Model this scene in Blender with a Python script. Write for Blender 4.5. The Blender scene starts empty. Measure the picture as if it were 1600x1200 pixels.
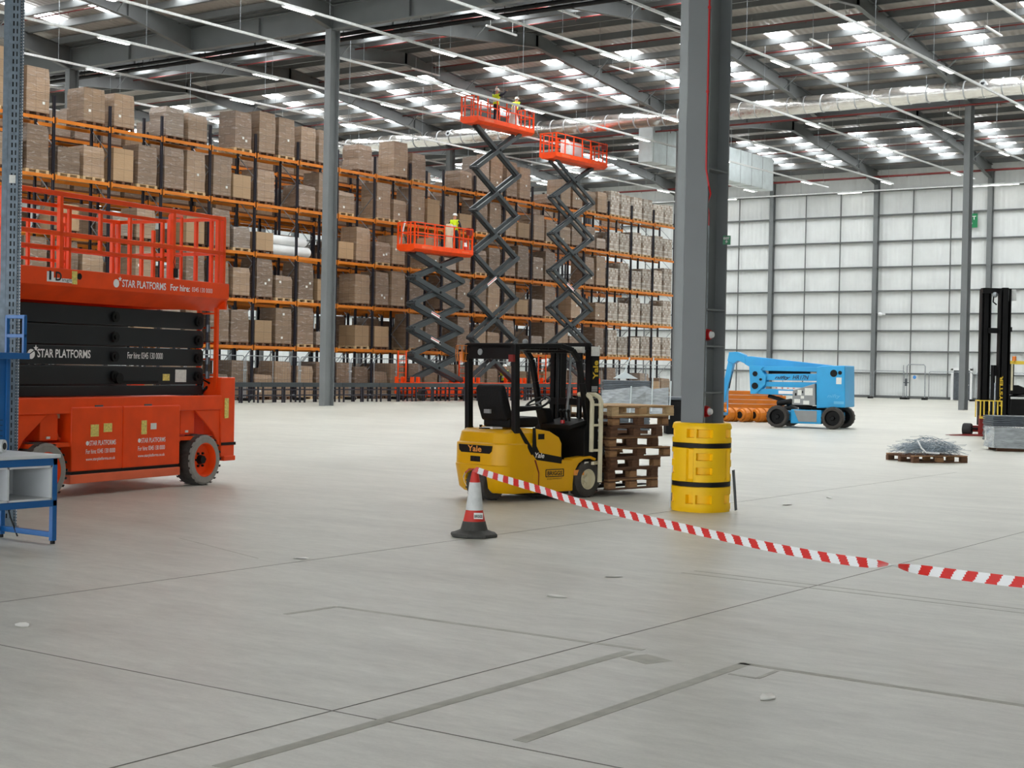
import bpy, bmesh, math, random
from mathutils import Vector, Matrix
SC = bpy.context.scene
COL = SC.collection
R = math.radians
random.seed(7)

# ---------------------------------------------------------------- camera
FPX, YAW, PITCH, ROLL, EYE = 2355.12, R(35.4029), R(-0.66397), R(1.1013), 1.7
fwd = Vector((-math.sin(YAW) * math.cos(PITCH), math.cos(YAW) * math.cos(PITCH), math.sin(PITCH)))
rt0 = Vector((math.cos(YAW), math.sin(YAW), 0))
up0 = rt0.cross(fwd)
rgt = math.cos(ROLL) * rt0 + math.sin(ROLL) * up0
upv = -math.sin(ROLL) * rt0 + math.cos(ROLL) * up0
cam_data = bpy.data.cameras.new('camera')
cam = bpy.data.objects.new('camera', cam_data)
COL.objects.link(cam)
mw = Matrix((rgt, upv, -fwd)).transposed().to_4x4()
mw.translation = Vector((0, 0, EYE))
cam.matrix_world = mw
cam_data.sensor_fit = 'HORIZONTAL'
cam_data.sensor_width = 36.0
cam_data.lens = 36.0 * FPX / 1600.0
cam_data.clip_start, cam_data.clip_end = 0.1, 400
SC.camera = cam

# ---------------------------------------------------------------- world, light, exposure
wd = bpy.data.worlds.new('world'); SC.world = wd
wd.use_nodes = True
wd.node_tree.nodes['Background'].inputs[0].default_value = (0.92, 0.96, 1.0, 1)
wd.node_tree.nodes['Background'].inputs[1].default_value = 6.0
SC.view_settings.view_transform = 'Standard'
SC.view_settings.look = 'None'
SC.view_settings.gamma = 1.0
SC.view_settings.use_curve_mapping = False
SC.view_settings.exposure = 0.0
ROOFLIGHT = 16.0     # daylight through the rooflights
LED = 12.0           # the hall's own battens

# ---------------------------------------------------------------- materials
def srgb(r, g, b):
    f = lambda c: (c / 255 / 12.92) if c / 255 <= 0.04045 else ((c / 255 + 0.055) / 1.055) ** 2.4
    return (f(r), f(g), f(b))
MATS = {}
def mat(name, rgb, rough=0.5, metal=0.0, var=0.12, scale=6.0, bump=0.0, bscale=40.0, coat=0.0, spec=0.5, stretch=None):
    m = bpy.data.materials.new(name); m.use_nodes = True
    nt = m.node_tree; b = nt.nodes['Principled BSDF']
    c = srgb(*rgb)
    b.inputs['Roughness'].default_value = rough
    b.inputs['Metallic'].default_value = metal
    b.inputs['Specular IOR Level'].default_value = spec
    if coat: b.inputs['Coat Weight'].default_value = coat; b.inputs['Coat Roughness'].default_value = 0.15
    tc = nt.nodes.new('ShaderNodeTexCoord'); mp = nt.nodes.new('ShaderNodeMapping')
    nt.links.new(tc.outputs['Object'], mp.inputs[0])
    if stretch: mp.inputs['Scale'].default_value = stretch
    if var:
        n = nt.nodes.new('ShaderNodeTexNoise'); n.inputs['Scale'].default_value = scale
        n.inputs['Detail'].default_value = 6
        nt.links.new(mp.outputs[0], n.inputs['Vector'])
        r = nt.nodes.new('ShaderNodeValToRGB')
        r.color_ramp.elements[0].position, r.color_ramp.elements[1].position = 0.3, 0.7
        r.color_ramp.elements[0].color = (*[x * (1 - var) for x in c], 1)
        r.color_ramp.elements[1].color = (*[min(1, x * (1 + var)) for x in c], 1)
        nt.links.new(n.outputs[0], r.inputs[0]); nt.links.new(r.outputs[0], b.inputs['Base Color'])
    else:
        b.inputs['Base Color'].default_value = (*c, 1)
    if bump:
        n2 = nt.nodes.new('ShaderNodeTexNoise'); n2.inputs['Scale'].default_value = bscale
        nt.links.new(mp.outputs[0], n2.inputs['Vector'])
        bp = nt.nodes.new('ShaderNodeBump'); bp.inputs['Strength'].default_value = bump
        bp.inputs['Distance'].default_value = 0.02
        nt.links.new(n2.outputs[0], bp.inputs['Height']); nt.links.new(bp.outputs[0], b.inputs['Normal'])
    MATS[name] = m
    return m
def emit(name, rgb, strength):
    m = bpy.data.materials.new(name); m.use_nodes = True
    b = m.node_tree.nodes['Principled BSDF']
    b.inputs['Base Color'].default_value = (0.8, 0.8, 0.8, 1)
    b.inputs['Emission Color'].default_value = (*srgb(*rgb), 1)
    b.inputs['Emission Strength'].default_value = strength
    MATS[name] = m
    return m

def carton(name, rgb, bw, bh, seam=0.55, film=0.35, mix2=None):
    """stretch-wrapped cartons: brick seams over the faces, film streaks on top"""
    m = bpy.data.materials.new(name); m.use_nodes = True
    nt = m.node_tree; b = nt.nodes['Principled BSDF']; L = nt.links
    c = srgb(*rgb); c2 = srgb(*mix2) if mix2 else tuple(x * 0.84 for x in c)
    tc = nt.nodes.new('ShaderNodeTexCoord'); sep = nt.nodes.new('ShaderNodeSeparateXYZ')
    L.new(tc.outputs['Object'], sep.inputs[0])
    oi = nt.nodes.new('ShaderNodeObjectInfo')
    add = nt.nodes.new('ShaderNodeMath'); add.operation = 'ADD'
    L.new(sep.outputs[0], add.inputs[0]); L.new(sep.outputs[1], add.inputs[1])
    cmb = nt.nodes.new('ShaderNodeCombineXYZ'); L.new(add.outputs[0], cmb.inputs[0]); L.new(sep.outputs[2], cmb.inputs[1])
    br = nt.nodes.new('ShaderNodeTexBrick'); L.new(cmb.outputs[0], br.inputs['Vector'])
    br.offset = 0.0 if bw < bh * 1.6 else 0.5
    br.inputs['Scale'].default_value = 1.0
    br.inputs['Brick Width'].default_value = bw; br.inputs['Row Height'].default_value = bh
    br.inputs['Mortar Size'].default_value = 0.009; br.inputs['Mortar Smooth'].default_value = 0.2
    br.inputs['Color1'].default_value = (*c, 1); br.inputs['Color2'].default_value = (*c2, 1)
    br.inputs['Mortar'].default_value = (*[x * seam for x in c], 1)
    hs = nt.nodes.new('ShaderNodeHueSaturation')
    mr = nt.nodes.new('ShaderNodeMapRange'); L.new(oi.outputs['Random'], mr.inputs[0])
    mr.inputs['To Min'].default_value = 0.72; mr.inputs['To Max'].default_value = 1.18
    L.new(mr.outputs[0], hs.inputs['Value']); L.new(br.outputs['Color'], hs.inputs['Color'])
    mp = nt.nodes.new('ShaderNodeMapping'); mp.inputs['Scale'].default_value = (1.0, 1.0, 5.0); mp.inputs['Rotation'].default_value = (0.3, 0.2, 0)
    L.new(tc.outputs['Object'], mp.inputs[0])
    n = nt.nodes.new('ShaderNodeTexNoise'); n.inputs['Scale'].default_value = 2.6; n.inputs['Detail'].default_value = 5; n.inputs['Distortion'].default_value = 1.0
    L.new(mp.outputs[0], n.inputs['Vector'])
    rp = nt.nodes.new('ShaderNodeValToRGB'); rp.color_ramp.elements[0].position = 0.55; rp.color_ramp.elements[1].position = 0.75
    rp.color_ramp.elements[0].color = (0, 0, 0, 1); rp.color_ramp.elements[1].color = (film, film, film, 1)
    L.new(n.outputs[0], rp.inputs[0])
    mx = nt.nodes.new('ShaderNodeMix'); mx.data_type = 'RGBA'
    L.new(rp.outputs[0], mx.inputs[0]); L.new(hs.outputs[0], mx.inputs[6]); mx.inputs[7].default_value = (0.55, 0.52, 0.5, 1)
    L.new(mx.outputs[2], b.inputs['Base Color'])
    b.inputs['Roughness'].default_value = 0.42
    b.inputs['Coat Weight'].default_value = 0.5 if film > 0.2 else 0.05; b.inputs['Coat Roughness'].default_value = 0.22
    bp = nt.nodes.new('ShaderNodeBump'); bp.inputs['Strength'].default_value = 0.5; bp.inputs['Distance'].default_value = 0.03
    L.new(n.outputs[0], bp.inputs['Height']); L.new(bp.outputs[0], b.inputs['Normal']); L.new(bp.outputs[0], b.inputs['Coat Normal'])
    MATS[name] = m
    return m

def ribbed(name, rgb, axis, period, strength, rough=0.45, panel=None, metal=0.0):
    """profiled sheet: colour with tiny variation, ribs as bump"""
    m = mat(name, rgb, rough, metal, var=0.05, scale=0.8)
    nt = m.node_tree; L = nt.links; b = nt.nodes['Principled BSDF']
    tc = nt.nodes.new('ShaderNodeTexCoord')
    w = nt.nodes.new('ShaderNodeTexWave'); w.wave_type = 'BANDS'; w.bands_direction = axis; w.wave_profile = 'SIN'
    w.inputs['Scale'].default_value = 1.0 / period * 0.314159; w.inputs['Distortion'].default_value = 0
    L.new(tc.outputs['Object'], w.inputs['Vector'])
    bp = nt.nodes.new('ShaderNodeBump'); bp.inputs['Strength'].default_value = strength; bp.inputs['Distance'].default_value = 0.05
    L.new(w.outputs[0], bp.inputs['Height']); L.new(bp.outputs[0], b.inputs['Normal'])
    return m

mat('steel_grey', (110, 114, 115), 0.5, 0, 0.06, 1.5)
mat('steel_dark', (96, 99, 99), 0.5, 0, 0.08, 1.5)
mat('galv', (150, 156, 160), 0.38, 0.7, 0.2, 14)
mat('galv_light', (178, 182, 184), 0.45, 0.3, 0.1, 8)
mat('orange', (206, 118, 24), 0.42, 0, 0.1, 3)
mat('post_navy', (34, 32, 42), 0.5, 0, 0.2, 3)
mat('red_lift', (238, 74, 14), 0.42, 0, 0.09, 3.5, spec=0.3)
mat('red_pale', (232, 104, 62), 0.45, 0, 0.1, 3)
mat('red_dark', (120, 22, 16), 0.45, 0, 0.15, 4)
mat('lift_grey', (25, 29, 32), 0.45, 0, 0.12, 2.0, spec=0.35)
mat('arm_grey', (52, 58, 61), 0.4, 0, 0.12, 2.0)
mat('black', (9, 9, 10), 0.5, 0, 0.2, 8, spec=0.25)
mat('black_soft', (14, 14, 15), 0.7, 0, 0.2, 8, bump=0.2, spec=0.25)
mat('galv_post', (104, 116, 126), 0.42, 0.4, 0.2, 14)
mat('rubber', (62, 58, 54), 0.85, 0, 0.25, 10, bump=0.3)
mat('rubber_pale', (142, 137, 131), 0.85, 0, 0.12, 12)
mat('rubber_black', (34, 33, 33), 0.8, 0, 0.2, 10, bump=0.3)
mat('yellow_truck', (222, 165, 0), 0.38, 0, 0.05, 2, spec=0.35)
mat('yellow_guard', (252, 198, 0), 0.45, 0, 0.05, 3, spec=0.35)
mat('yellow_rail', (232, 200, 70), 0.45, 0, 0.08, 5)
mat('cream', (206, 198, 170), 0.5, 0, 0.08, 6)
mat('white', (228, 230, 230), 0.5, 0, 0.03, 5)
mat('white_worn', (200, 202, 200), 0.55, 0, 0.12, 12)
mat('board_grey', (205, 208, 210), 0.55, 0, 0.04, 4)
mat('blue_boom', (36, 156, 212), 0.38, 0, 0.07, 2)
mat('blue_boom_light', (96, 180, 220), 0.4, 0, 0.07, 2)
mat('blue_desk', (12, 88, 150), 0.42, 0, 0.07, 3)
mat('panel_grey', (140, 142, 142), 0.5, 0, 0.08, 4)
mat('red_cone', (196, 40, 24), 0.5, 0, 0.12, 9)
mat('red_tape', (206, 36, 30), 0.4, 0, 0.06, 20)
mat('red_signal', (190, 22, 26), 0.3, 0, 0.1, 6)
mat('red_pipe', (104, 26, 22), 0.5, 0, 0.15, 2)
mat('wood', (150, 112, 76), 0.8, 0, 0.3, 5, bump=0.3, stretch=(1, 6, 6))
mat('wood_dark', (96, 66, 46), 0.85, 0, 0.35, 5, bump=0.3, stretch=(1, 6, 6))
mat('wood_pale', (196, 168, 128), 0.8, 0, 0.2, 5, bump=0.2, stretch=(1, 6, 6))
mat('pallet_pale', (178, 142, 100), 0.8, 0, 0.25, 5)
mat('foil', (226, 224, 220), 0.2, 0.92, 0.1, 3, bump=0.7, bscale=5, stretch=(1, 3, 3))
mat('white_wrap', (204, 214, 216), 0.4, 0, 0.1, 2, bump=0.6, bscale=3)
mat('green_sign', (8, 120, 72), 0.4, 0, 0.05, 3)
mat('sticker_yellow', (222, 204, 110), 0.5, 0, 0.25, 40)
mat('sticker_white', (220, 220, 214), 0.5, 0, 0.1, 40)
mat('letter_white', (236, 234, 232), 0.5, 0, 0.0)
mat('letter_orange', (232, 150, 60), 0.5, 0, 0.0)
mat('letter_yellow', (214, 178, 40), 0.5, 0, 0.0)
mat('letter_black', (24, 22, 20), 0.5, 0, 0.0)
mat('letter_dark_blue', (20, 52, 84), 0.5, 0, 0.0)
mat('letter_blue', (60, 130, 200), 0.5, 0, 0.0)
mat('skin', (196, 140, 112), 0.6, 0, 0.05, 10)
mat('navy_cloth', (30, 34, 50), 0.85, 0, 0.15, 8)
mat('hi_vis', (214, 240, 34), 0.7, 0, 0.06, 8)
mat('reflective', (206, 208, 200), 0.4, 0, 0.05, 8)
mat('helmet_white', (240, 240, 238), 0.3, 0, 0.0)
mat('film', (158, 164, 168), 0.22, 0.15, 0.25, 5, bump=0.8, bscale=8, coat=0.6, stretch=(1, 1, 4))
mat('tray_dark', (92, 98, 104), 0.4, 0.5, 0.2, 6)
mat('cone_rubber', (64, 64, 60), 0.8, 0, 0.25, 12, bump=0.2)
mat('wire', (122, 134, 142), 0.35, 0.8, 0.2, 10)
mat('floor_joint', (116, 114, 106), 0.85, 0, 0.1, 4)
mat('tape_ghost', (174, 173, 162), 0.7, 0, 0.12, 9)
mat('paper', (246, 245, 240), 0.8, 0, 0.06, 10)
mat('amber', (226, 120, 20), 0.3, 0, 0.0)
mat('duct_brown', (150, 140, 130), 0.4, 0.7, 0.1, 3)
carton('carton_a', (150, 124, 99), 0.42, 0.30)
carton('carton_b', (130, 107, 87), 0.60, 0.36, film=0.5)
carton('carton_c', (164, 135, 102), 0.55, 0.62, film=0.1)
carton('carton_d', (150, 132, 116), 0.62, 0.10, seam=0.7, film=0.6)
carton('carton_e', (128, 106, 86), 1.3, 0.16, seam=0.6, film=0.45)
carton('carton_w', (206, 200, 190), 0.17, 0.145, seam=0.28, film=0.2, mix2=(128, 104, 82))
emit('rooflight', (250, 253, 255), ROOFLIGHT)
emit('led', (255, 252, 244), LED)
emit('beacon_glow', (255, 170, 60), 4)
ribbed('wall_liner', (216, 220, 219), 'X', 0.34, 0.35)
ribbed('roof_liner', (158, 151, 144), 'X', 0.33, 0.4)

# ---------------------------------------------------------------- mesh builder
class MB:
    def __init__(s): s.v, s.f, s.m = [], [], []
    def add(s, vs, fs, m=0):
        b = len(s.v); s.v += [tuple(v) for v in vs]
        for f in fs: s.f.append([b + i for i in f]); s.m.append(m)
        return s
    def box(s, lo, hi, m=0):
        x0, y0, z0 = lo; x1, y1, z1 = hi
        if x0 > x1: x0, x1 = x1, x0
        if y0 > y1: y0, y1 = y1, y0
        if z0 > z1: z0, z1 = z1, z0
        return s.add([(x0, y0, z0), (x1, y0, z0), (x1, y1, z0), (x0, y1, z0), (x0, y0, z1), (x1, y0, z1), (x1, y1, z1), (x0, y1, z1)],
                     [(3, 2, 1, 0), (4, 5, 6, 7), (0, 1, 5, 4), (1, 2, 6, 5), (2, 3, 7, 6), (3, 0, 4, 7)], m)
    def bar(s, p0, p1, w, h, m=0, up=(0, 0, 1)):
        p0, p1 = Vector(p0), Vector(p1); d = (p1 - p0)
        if d.length < 1e-6: return s
        d.normalize(); u = Vector(up)
        if abs(d.dot(u)) > 0.99: u = Vector((1, 0, 0)) if abs(d.x) < 0.9 else Vector((0, 1, 0))
        a = d.cross(u).normalized(); b = a.cross(d).normalized()
        q = [(-w / 2, -h / 2), (w / 2, -h / 2), (w / 2, h / 2), (-w / 2, h / 2)]
        vs = [p + a * i + b * j for p in (p0, p1) for i, j in q]
        return s.add(vs, [(0, 1, 2, 3), (7, 6, 5, 4), (0, 4, 5, 1), (1, 5, 6, 2), (2, 6, 7, 3), (3, 7, 4, 0)], m)
    def cyl(s, p0, p1, r0, r1=None, n=14, m=0, caps=True):
        r1 = r0 if r1 is None else r1
        p0, p1 = Vector(p0), Vector(p1); d = (p1 - p0).normalized()
        u = Vector((0, 0, 1)) if abs(d.z) < 0.95 else Vector((1, 0, 0))
        a = d.cross(u).normalized(); b = d.cross(a)
        vs = []
        for p, r in ((p0, r0), (p1, r1)):
            for i in range(n):
                t = 2 * math.pi * i / n; vs.append(p + a * r * math.cos(t) + b * r * math.sin(t))
        fs = [(i, (i + 1) % n, n + (i + 1) % n, n + i) for i in range(n)]
        if caps: fs += [tuple(range(n - 1, -1, -1)), tuple(range(n, 2 * n))]
        return s.add(vs, fs, m)
    def tube(s, pts, r, n=8, m=0, closed=False):
        P = [Vector(p) for p in pts]; K = len(P); vs = []
        prev = None
        for i, p in enumerate(P):
            if closed: d = P[(i + 1) % K] - P[i - 1]
            else: d = P[min(i + 1, K - 1)] - P[max(i - 1, 0)]
            d.normalize()
            if prev is None:
                u = Vector((0, 0, 1)) if abs(d.z) < 0.9 else Vector((1, 0, 0))
                a = d.cross(u).normalized()
            else:
                a = (prev - d * prev.dot(d)).normalized()
            prev = a; b = d.cross(a)
            vs += [p + (a * math.cos(2 * math.pi * j / n) + b * math.sin(2 * math.pi * j / n)) * r for j in range(n)]
        fs = []
        for i in range(K if closed else K - 1):
            k = (i + 1) % K
            fs += [(i * n + j, i * n + (j + 1) % n, k * n + (j + 1) % n, k * n + j) for j in range(n)]
        if not closed: fs += [tuple(range(n - 1, -1, -1)), tuple(range((K - 1) * n, K * n))]
        return s.add(vs, fs, m)
    def prism(s, poly, a, b, axis='y', m=0):
        """polygon in the plane square to axis, pushed from a to b"""
        def P(u, v, t): return {'y': (u, t, v), 'x': (t, u, v), 'z': (u, v, t)}[axis]
        n = len(poly)
        vs = [P(u, v, a) for u, v in poly] + [P(u, v, b) for u, v in poly]
        fs = [(i, (i + 1) % n, n + (i + 1) % n, n + i) for i in range(n)] + [tuple(range(n - 1, -1, -1)), tuple(range(n, 2 * n))]
        return s.add(vs, fs, m)
    def lathe(s, prof, c=(0, 0, 0), n=24, axis='z', m=0, ms=None, caps=True):
        """prof: (radius, height) up the axis; ms: material per ring of faces"""
        c = Vector(c); vs = []
        for r, h in prof:
            for i in range(n):
                t = 2 * math.pi * i / n; x, y = r * math.cos(t), r * math.sin(t)
                vs.append(c + Vector({'z': (x, y, h), 'y': (x, h, y), 'x': (h, x, y)}[axis]))
        b = len(s.v); s.v += [tuple(v) for v in vs]
        for k in range(len(prof) - 1):
            for i in range(n):
                s.f.append([b + k * n + i, b + k * n + (i + 1) % n, b + (k + 1) * n + (i + 1) % n, b + (k + 1) * n + i])
                s.m.append(ms[k] if ms else m)
        for k, rev in ((0, True), (len(prof) - 1, False)):
            if caps and prof[k][0] > 1e-5:
                f = [b + k * n + i for i in range(n)]
                s.f.append(f[::-1] if rev else f); s.m.append(ms[min(k, len(prof) - 2)] if ms else m)
        return s
    def sphere(s, c, r, n=12, m=0, sz=1.0):
        k = max(4, n // 2)
        return s.lathe([(max(1e-6, r * math.sin(math.pi * i / k)), -r * sz * math.cos(math.pi * i / k)) for i in range(k + 1)], c, n, 'z', m)
    def mesh(s, name, mats):
        me = bpy.data.meshes.new(name); me.from_pydata(s.v, [], s.f)
        for m in (mats if isinstance(mats, (list, tuple)) else [mats]): me.materials.append(MATS[m])
        me.polygons.foreach_set('material_index', s.m)
        bm = bmesh.new(); bm.from_mesh(me); bmesh.ops.recalc_face_normals(bm, faces=bm.faces); bm.to_mesh(me); bm.free()
        me.update()
        return me
    def build(s, name, mats, parent=None, bevel=0, smooth=False, seg=2, loc=None, rz=0):
        o = bpy.data.objects.new(name, s.mesh(name, mats)); COL.objects.link(o)
        if parent: o.parent = parent
        if loc: o.location = loc
        if rz: o.rotation_euler.z = rz
        if bevel:
            b = o.modifiers.new('bevel', 'BEVEL'); b.width = bevel; b.segments = seg; b.limit_method = 'ANGLE'; b.angle_limit = R(40)
        if smooth:
            for p in o.data.polygons: p.use_smooth = True
            if smooth == 'auto':
                o.data.set_sharp_from_angle(angle=R(38))
        return o

def tag(o, label=None, cat=None, group=None, kind=None):
    for k, v in (('label', label), ('category', cat), ('group', group), ('kind', kind)):
        if v: o[k] = v
    return o
def empty(name, label, cat, loc=(0, 0, 0), rz=0, group=None):
    o = bpy.data.objects.new(name, None); COL.objects.link(o)
    o.empty_display_size = 0.2
    o.location = loc; o.rotation_euler.z = rz
    return tag(o, label, cat, group)
def struct(o): o['kind'] = 'structure'; return o
def inst(o, parent=None, loc=None, rz=None, name=None):
    c = o.copy(); COL.objects.link(c)
    if name: c.name = name
    c.parent = parent
    if loc is not None: c.location = loc
    if rz is not None: c.rotation_euler.z = rz
    return c
def copy_tree(root, loc, rz=None, label=None):
    r = root.copy(); COL.objects.link(r); r.location = loc
    if rz is not None: r.rotation_euler.z = rz
    if label: r['label'] = label
    for ch in root.children:
        c = inst(ch, r)
        for g in ch.children: inst(g, c)
    return r
def arc(c, r, a0, a1, n, plane='xz'):
    out = []
    for i in range(n + 1):
        t = R(a0 + (a1 - a0) * i / n); u, v = r * math.cos(t), r * math.sin(t)
        out.append({'xz': (c[0] + u, c[1], c[2] + v), 'yz': (c[0], c[1] + u, c[2] + v), 'xy': (c[0] + u, c[1] + v, c[2])}[plane])
    return out
def lettering(txt, parent, loc, right, up, width=None, height=None, m='letter_white', shear=0.0, bold=0.0, name='lettering'):
    """raised letters; loc is the lower left corner of the text"""
    cu = bpy.data.curves.new(name, 'FONT'); cu.body = txt; cu.size = 1.0; cu.shear = shear; cu.offset = bold; cu.extrude = 0.0
    cu.resolution_u = 3
    cu.materials.append(MATS[m])
    t = bpy.data.objects.new(name, cu); COL.objects.link(t)
    dg = bpy.context.evaluated_depsgraph_get(); dg.update()
    me = bpy.data.meshes.new_from_object(t.evaluated_get(dg)); bpy.data.objects.remove(t); bpy.data.curves.remove(cu)
    me.name = name
    o = bpy.data.objects.new(name, me); COL.objects.link(o); o.parent = parent
    xs = [v.co.x for v in me.vertices]; ys = [v.co.y for v in me.vertices]
    d = Vector((max(xs) - min(xs), max(ys) - min(0, min(ys)), 0)); x_min = min(xs)
    for v in me.vertices: v.co.x -= x_min
    sx = (width / d.x) if width else None
    sy = (height / d.y) if height else None
    if sx is None: sx = sy
    if sy is None: sy = sx
    x, y = Vector(right).normalized(), Vector(up).normalized(); z = x.cross(y)
    o.matrix_local = Matrix.Translation(Vector(loc)) @ Matrix((x, y, z)).transposed().to_4x4() @ Matrix.Diagonal((sx, sy, 1, 1))
    return o
ORD = 'first second third fourth fifth sixth seventh eighth ninth tenth eleventh twelfth thirteenth fourteenth fifteenth sixteenth seventeenth eighteenth nineteenth twentieth'.split()
# ================================================================ THE HALL
XS = [7.3 - 16 * i for i in range(0, 9)]            # column lines across, 16 m
VAL = [-12.05, 16.24, 44.55, 72.85, 101.15]         # valleys / end wall
X0, X1, Y0, Y1 = -124.7, 23.3, -12.05, 101.3
RISE, ZV = 1.55, 16.15
def zroof(y):
    for a, b in zip(VAL, VAL[1:]):
        if a <= y <= b + 0.2:
            c = (a + b) / 2; return ZV + RISE * max(0.0, 1 - abs(y - c) / ((b - a) / 2))
    return ZV

def floor_material():
    m = mat('floor_concrete', (178, 176, 166), 0.42, 0, 0.0)
    nt = m.node_tree; L = nt.links; b = nt.nodes['Principled BSDF']
    tc = nt.nodes.new('ShaderNodeTexCoord')
    def noise(scale, detail, rough=0.6, stretch=(1, 1, 1), rot=0.0):
        mp = nt.nodes.new('ShaderNodeMapping'); mp.inputs['Scale'].default_value = stretch; mp.inputs['Rotation'].default_value = (0, 0, rot)
        L.new(tc.outputs['Object'], mp.inputs[0])
        n = nt.nodes.new('ShaderNodeTexNoise'); n.inputs['Scale'].default_value = scale; n.inputs['Detail'].default_value = detail; n.inputs['Roughness'].default_value = rough
        L.new(mp.outputs[0], n.inputs['Vector']); return n
    big = noise(0.22, 8, 0.62); mid = noise(1.6, 8, 0.65, (0.35, 1.6, 1), 0.6); fine = noise(11, 8, 0.75, (0.35, 1.1, 1), 0.9); speck = noise(60, 2)
    def math2(op, a, bb):
        k = nt.nodes.new('ShaderNodeMath'); k.operation = op
        for i, v in enumerate((a, bb)):
            if isinstance(v, (int, float)): k.inputs[i].default_value = v
            else: L.new(v, k.inputs[i])
        return k.outputs[0]
    t = math2('ADD', math2('MULTIPLY', big.outputs[0], 0.3), math2('MULTIPLY', mid.outputs[0], 0.3))
    t = math2('ADD', t, math2('MULTIPLY', fine.outputs[0], 0.32)); t = math2('ADD', t, math2('MULTIPLY', speck.outputs[0], 0.08))
    rp = nt.nodes.new('ShaderNodeValToRGB'); e = rp.color_ramp.elements
    e[0].position, e[1].position = 0.35, 0.65
    e[0].color = (*srgb(150, 149, 138), 1); e[1].color = (*srgb(211, 210, 199), 1)
    L.new(t, rp.inputs[0]); L.new(rp.outputs[0], b.inputs['Base Color'])
    rr = nt.nodes.new('ShaderNodeMapRange'); b.inputs['Specular IOR Level'].default_value = 0.85; rr.inputs['To Min'].default_value = 0.32; rr.inputs['To Max'].default_value = 0.46
    L.new(t, rr.inputs[0]); rr.inputs['From Min'].default_value = 0.35; rr.inputs['From Max'].default_value = 0.65
    L.new(rr.outputs[0], b.inputs['Roughness'])
    bp = nt.nodes.new('ShaderNodeBump'); bp.inputs['Strength'].default_value = 0.06; bp.inputs['Distance'].default_value = 0.01
    L.new(fine.outputs[0], bp.inputs['Height']); L.new(bp.outputs[0], b.inputs['Normal'])
floor_material()
fl = MB(); fl.box((X0, Y0 - 25, -0.2), (X1, Y1, 0.0)); struct(fl.build('floor', 'floor_concrete'))

# saw cut joints and ghost lines of old tape, each a strip of its own lying in the floor
nt_ = 0
def floor_strip(p, q, w, m):
    global nt_
    nt_ += 1
    p, q = Vector((*p, 0)), Vector((*q, 0)); d = (q - p).normalized(); a = Vector((-d.y, d.x, 0)) * w / 2
    b = MB(); vs = [p - a, q - a, q + a, p + a]
    b.add([v + Vector((0, 0, 0.0004)) for v in vs] + [v + Vector((0, 0, 0.0014)) for v in vs], [(3, 2, 1, 0), (4, 5, 6, 7), (0, 1, 5, 4), (1, 2, 6, 5), (2, 3, 7, 6), (3, 0, 4, 7)])
    struct(b.build('trim_%d' % nt_, m))
for x in (-4.95, -8.9): floor_strip((x, -6), (x, 26), 0.009, 'floor_joint')
for y in (5.5,): floor_strip((-30, y), (6, y), 0.01, 'floor_joint')
floor_strip((-10.9, 9.9), (-9.3, 9.35), 0.012, 'tape_ghost')
for p, q, w in (((-3.9, 5.6), (-3.93, 7.93), 0.075), ((-3.96, 7.92), (-1.4, 7.85), 0.06), ((-3.87, 7.6), (-3.69, 7.59), 0.03), ((-3.69, 7.59), (-3.7, 7.86), 0.03),
                ((-4.62, 4.43), (-4.64, 7.8), 0.075), ((-7.06, 7.87), (-4.6, 7.9), 0.05), ((-7.06, 7.87), (-7.1, 7.4), 0.05),
                ((-6.12, 11.12), (-3.2, 10.95), 0.03), ((-6.1, 11.3), (-3.2, 11.13), 0.03), ((-4.55, 7.7), (-4.33, 7.62), 0.2)):
    floor_strip(p, q, w, 'tape_ghost')

# walls
def wall(name, lo, hi):
    b = MB(); b.box(lo, hi); return struct(b.build(name, 'wall_liner'))
wall('wall_back', (X0, 101.25, 0), (X1, 101.6, 17.6))
wall('wall_left', (X0 - 0.3, Y0, 0), (X0, Y1, 17.6))
wall('wall_right', (X1, Y0, 0), (X1 + 0.3, Y1, 17.6))
wall('wall_front', (X0, Y0 - 0.3, 6.0), (X1, Y0, 17.6))      # unseen gap below, added to let sky light in
GZ = [1.73, 3.26, 4.70, 5.87, 7.49, 9.16, 10.96, 12.80, 14.5]
for z in GZ:
    b = MB(); b.box((X0, 101.05, z - 0.05), (X1, 101.25, z + 0.05)); struct(b.build('wall_rail', 'steel_dark'))
WX = [-0.7 - 8 * i for i in range(15)]
for x in WX:
    b = MB(); b.box((x - 0.16, 100.86, 0), (x + 0.16, 100.9, 15.6)); b.box((x - 0.16, 101.16, 0), (x + 0.16, 101.2, 15.6)); b.box((x - 0.02, 100.9, 0), (x + 0.02, 101.16, 15.6))
    struct(b.build('wall_column', 'steel_grey'))
    for k in (1, 2):
        b = MB(); b.box((x - 8 * k / 3 - 0.03, 101.0, 0), (x - 8 * k / 3 + 0.03, 101.07, 14.6)); struct(b.build('wall_tie', 'steel_dark'))
b = MB(); b.box((X0, 101.1, 0), (X1, 101.25, 0.18)); struct(b.build('baseboard_back', 'steel_dark'))
# door in the end wall
b = MB(); b.box((-35.05, 100.8, 0), (-34.9, 101.0, 2.15)); b.box((-33.75, 100.8, 0), (-33.6, 101.0, 2.15)); b.box((-35.05, 100.8, 2.02), (-33.6, 101.0, 2.2), 0)
b.box((-34.9, 100.9, 0.02), (-33.75, 101.0, 2.02), 1); b.box((-34.0, 100.86, 1.0), (-33.85, 100.9, 1.08), 0)
struct(b.build('door_1', ['white', 'tray_dark']))

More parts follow.
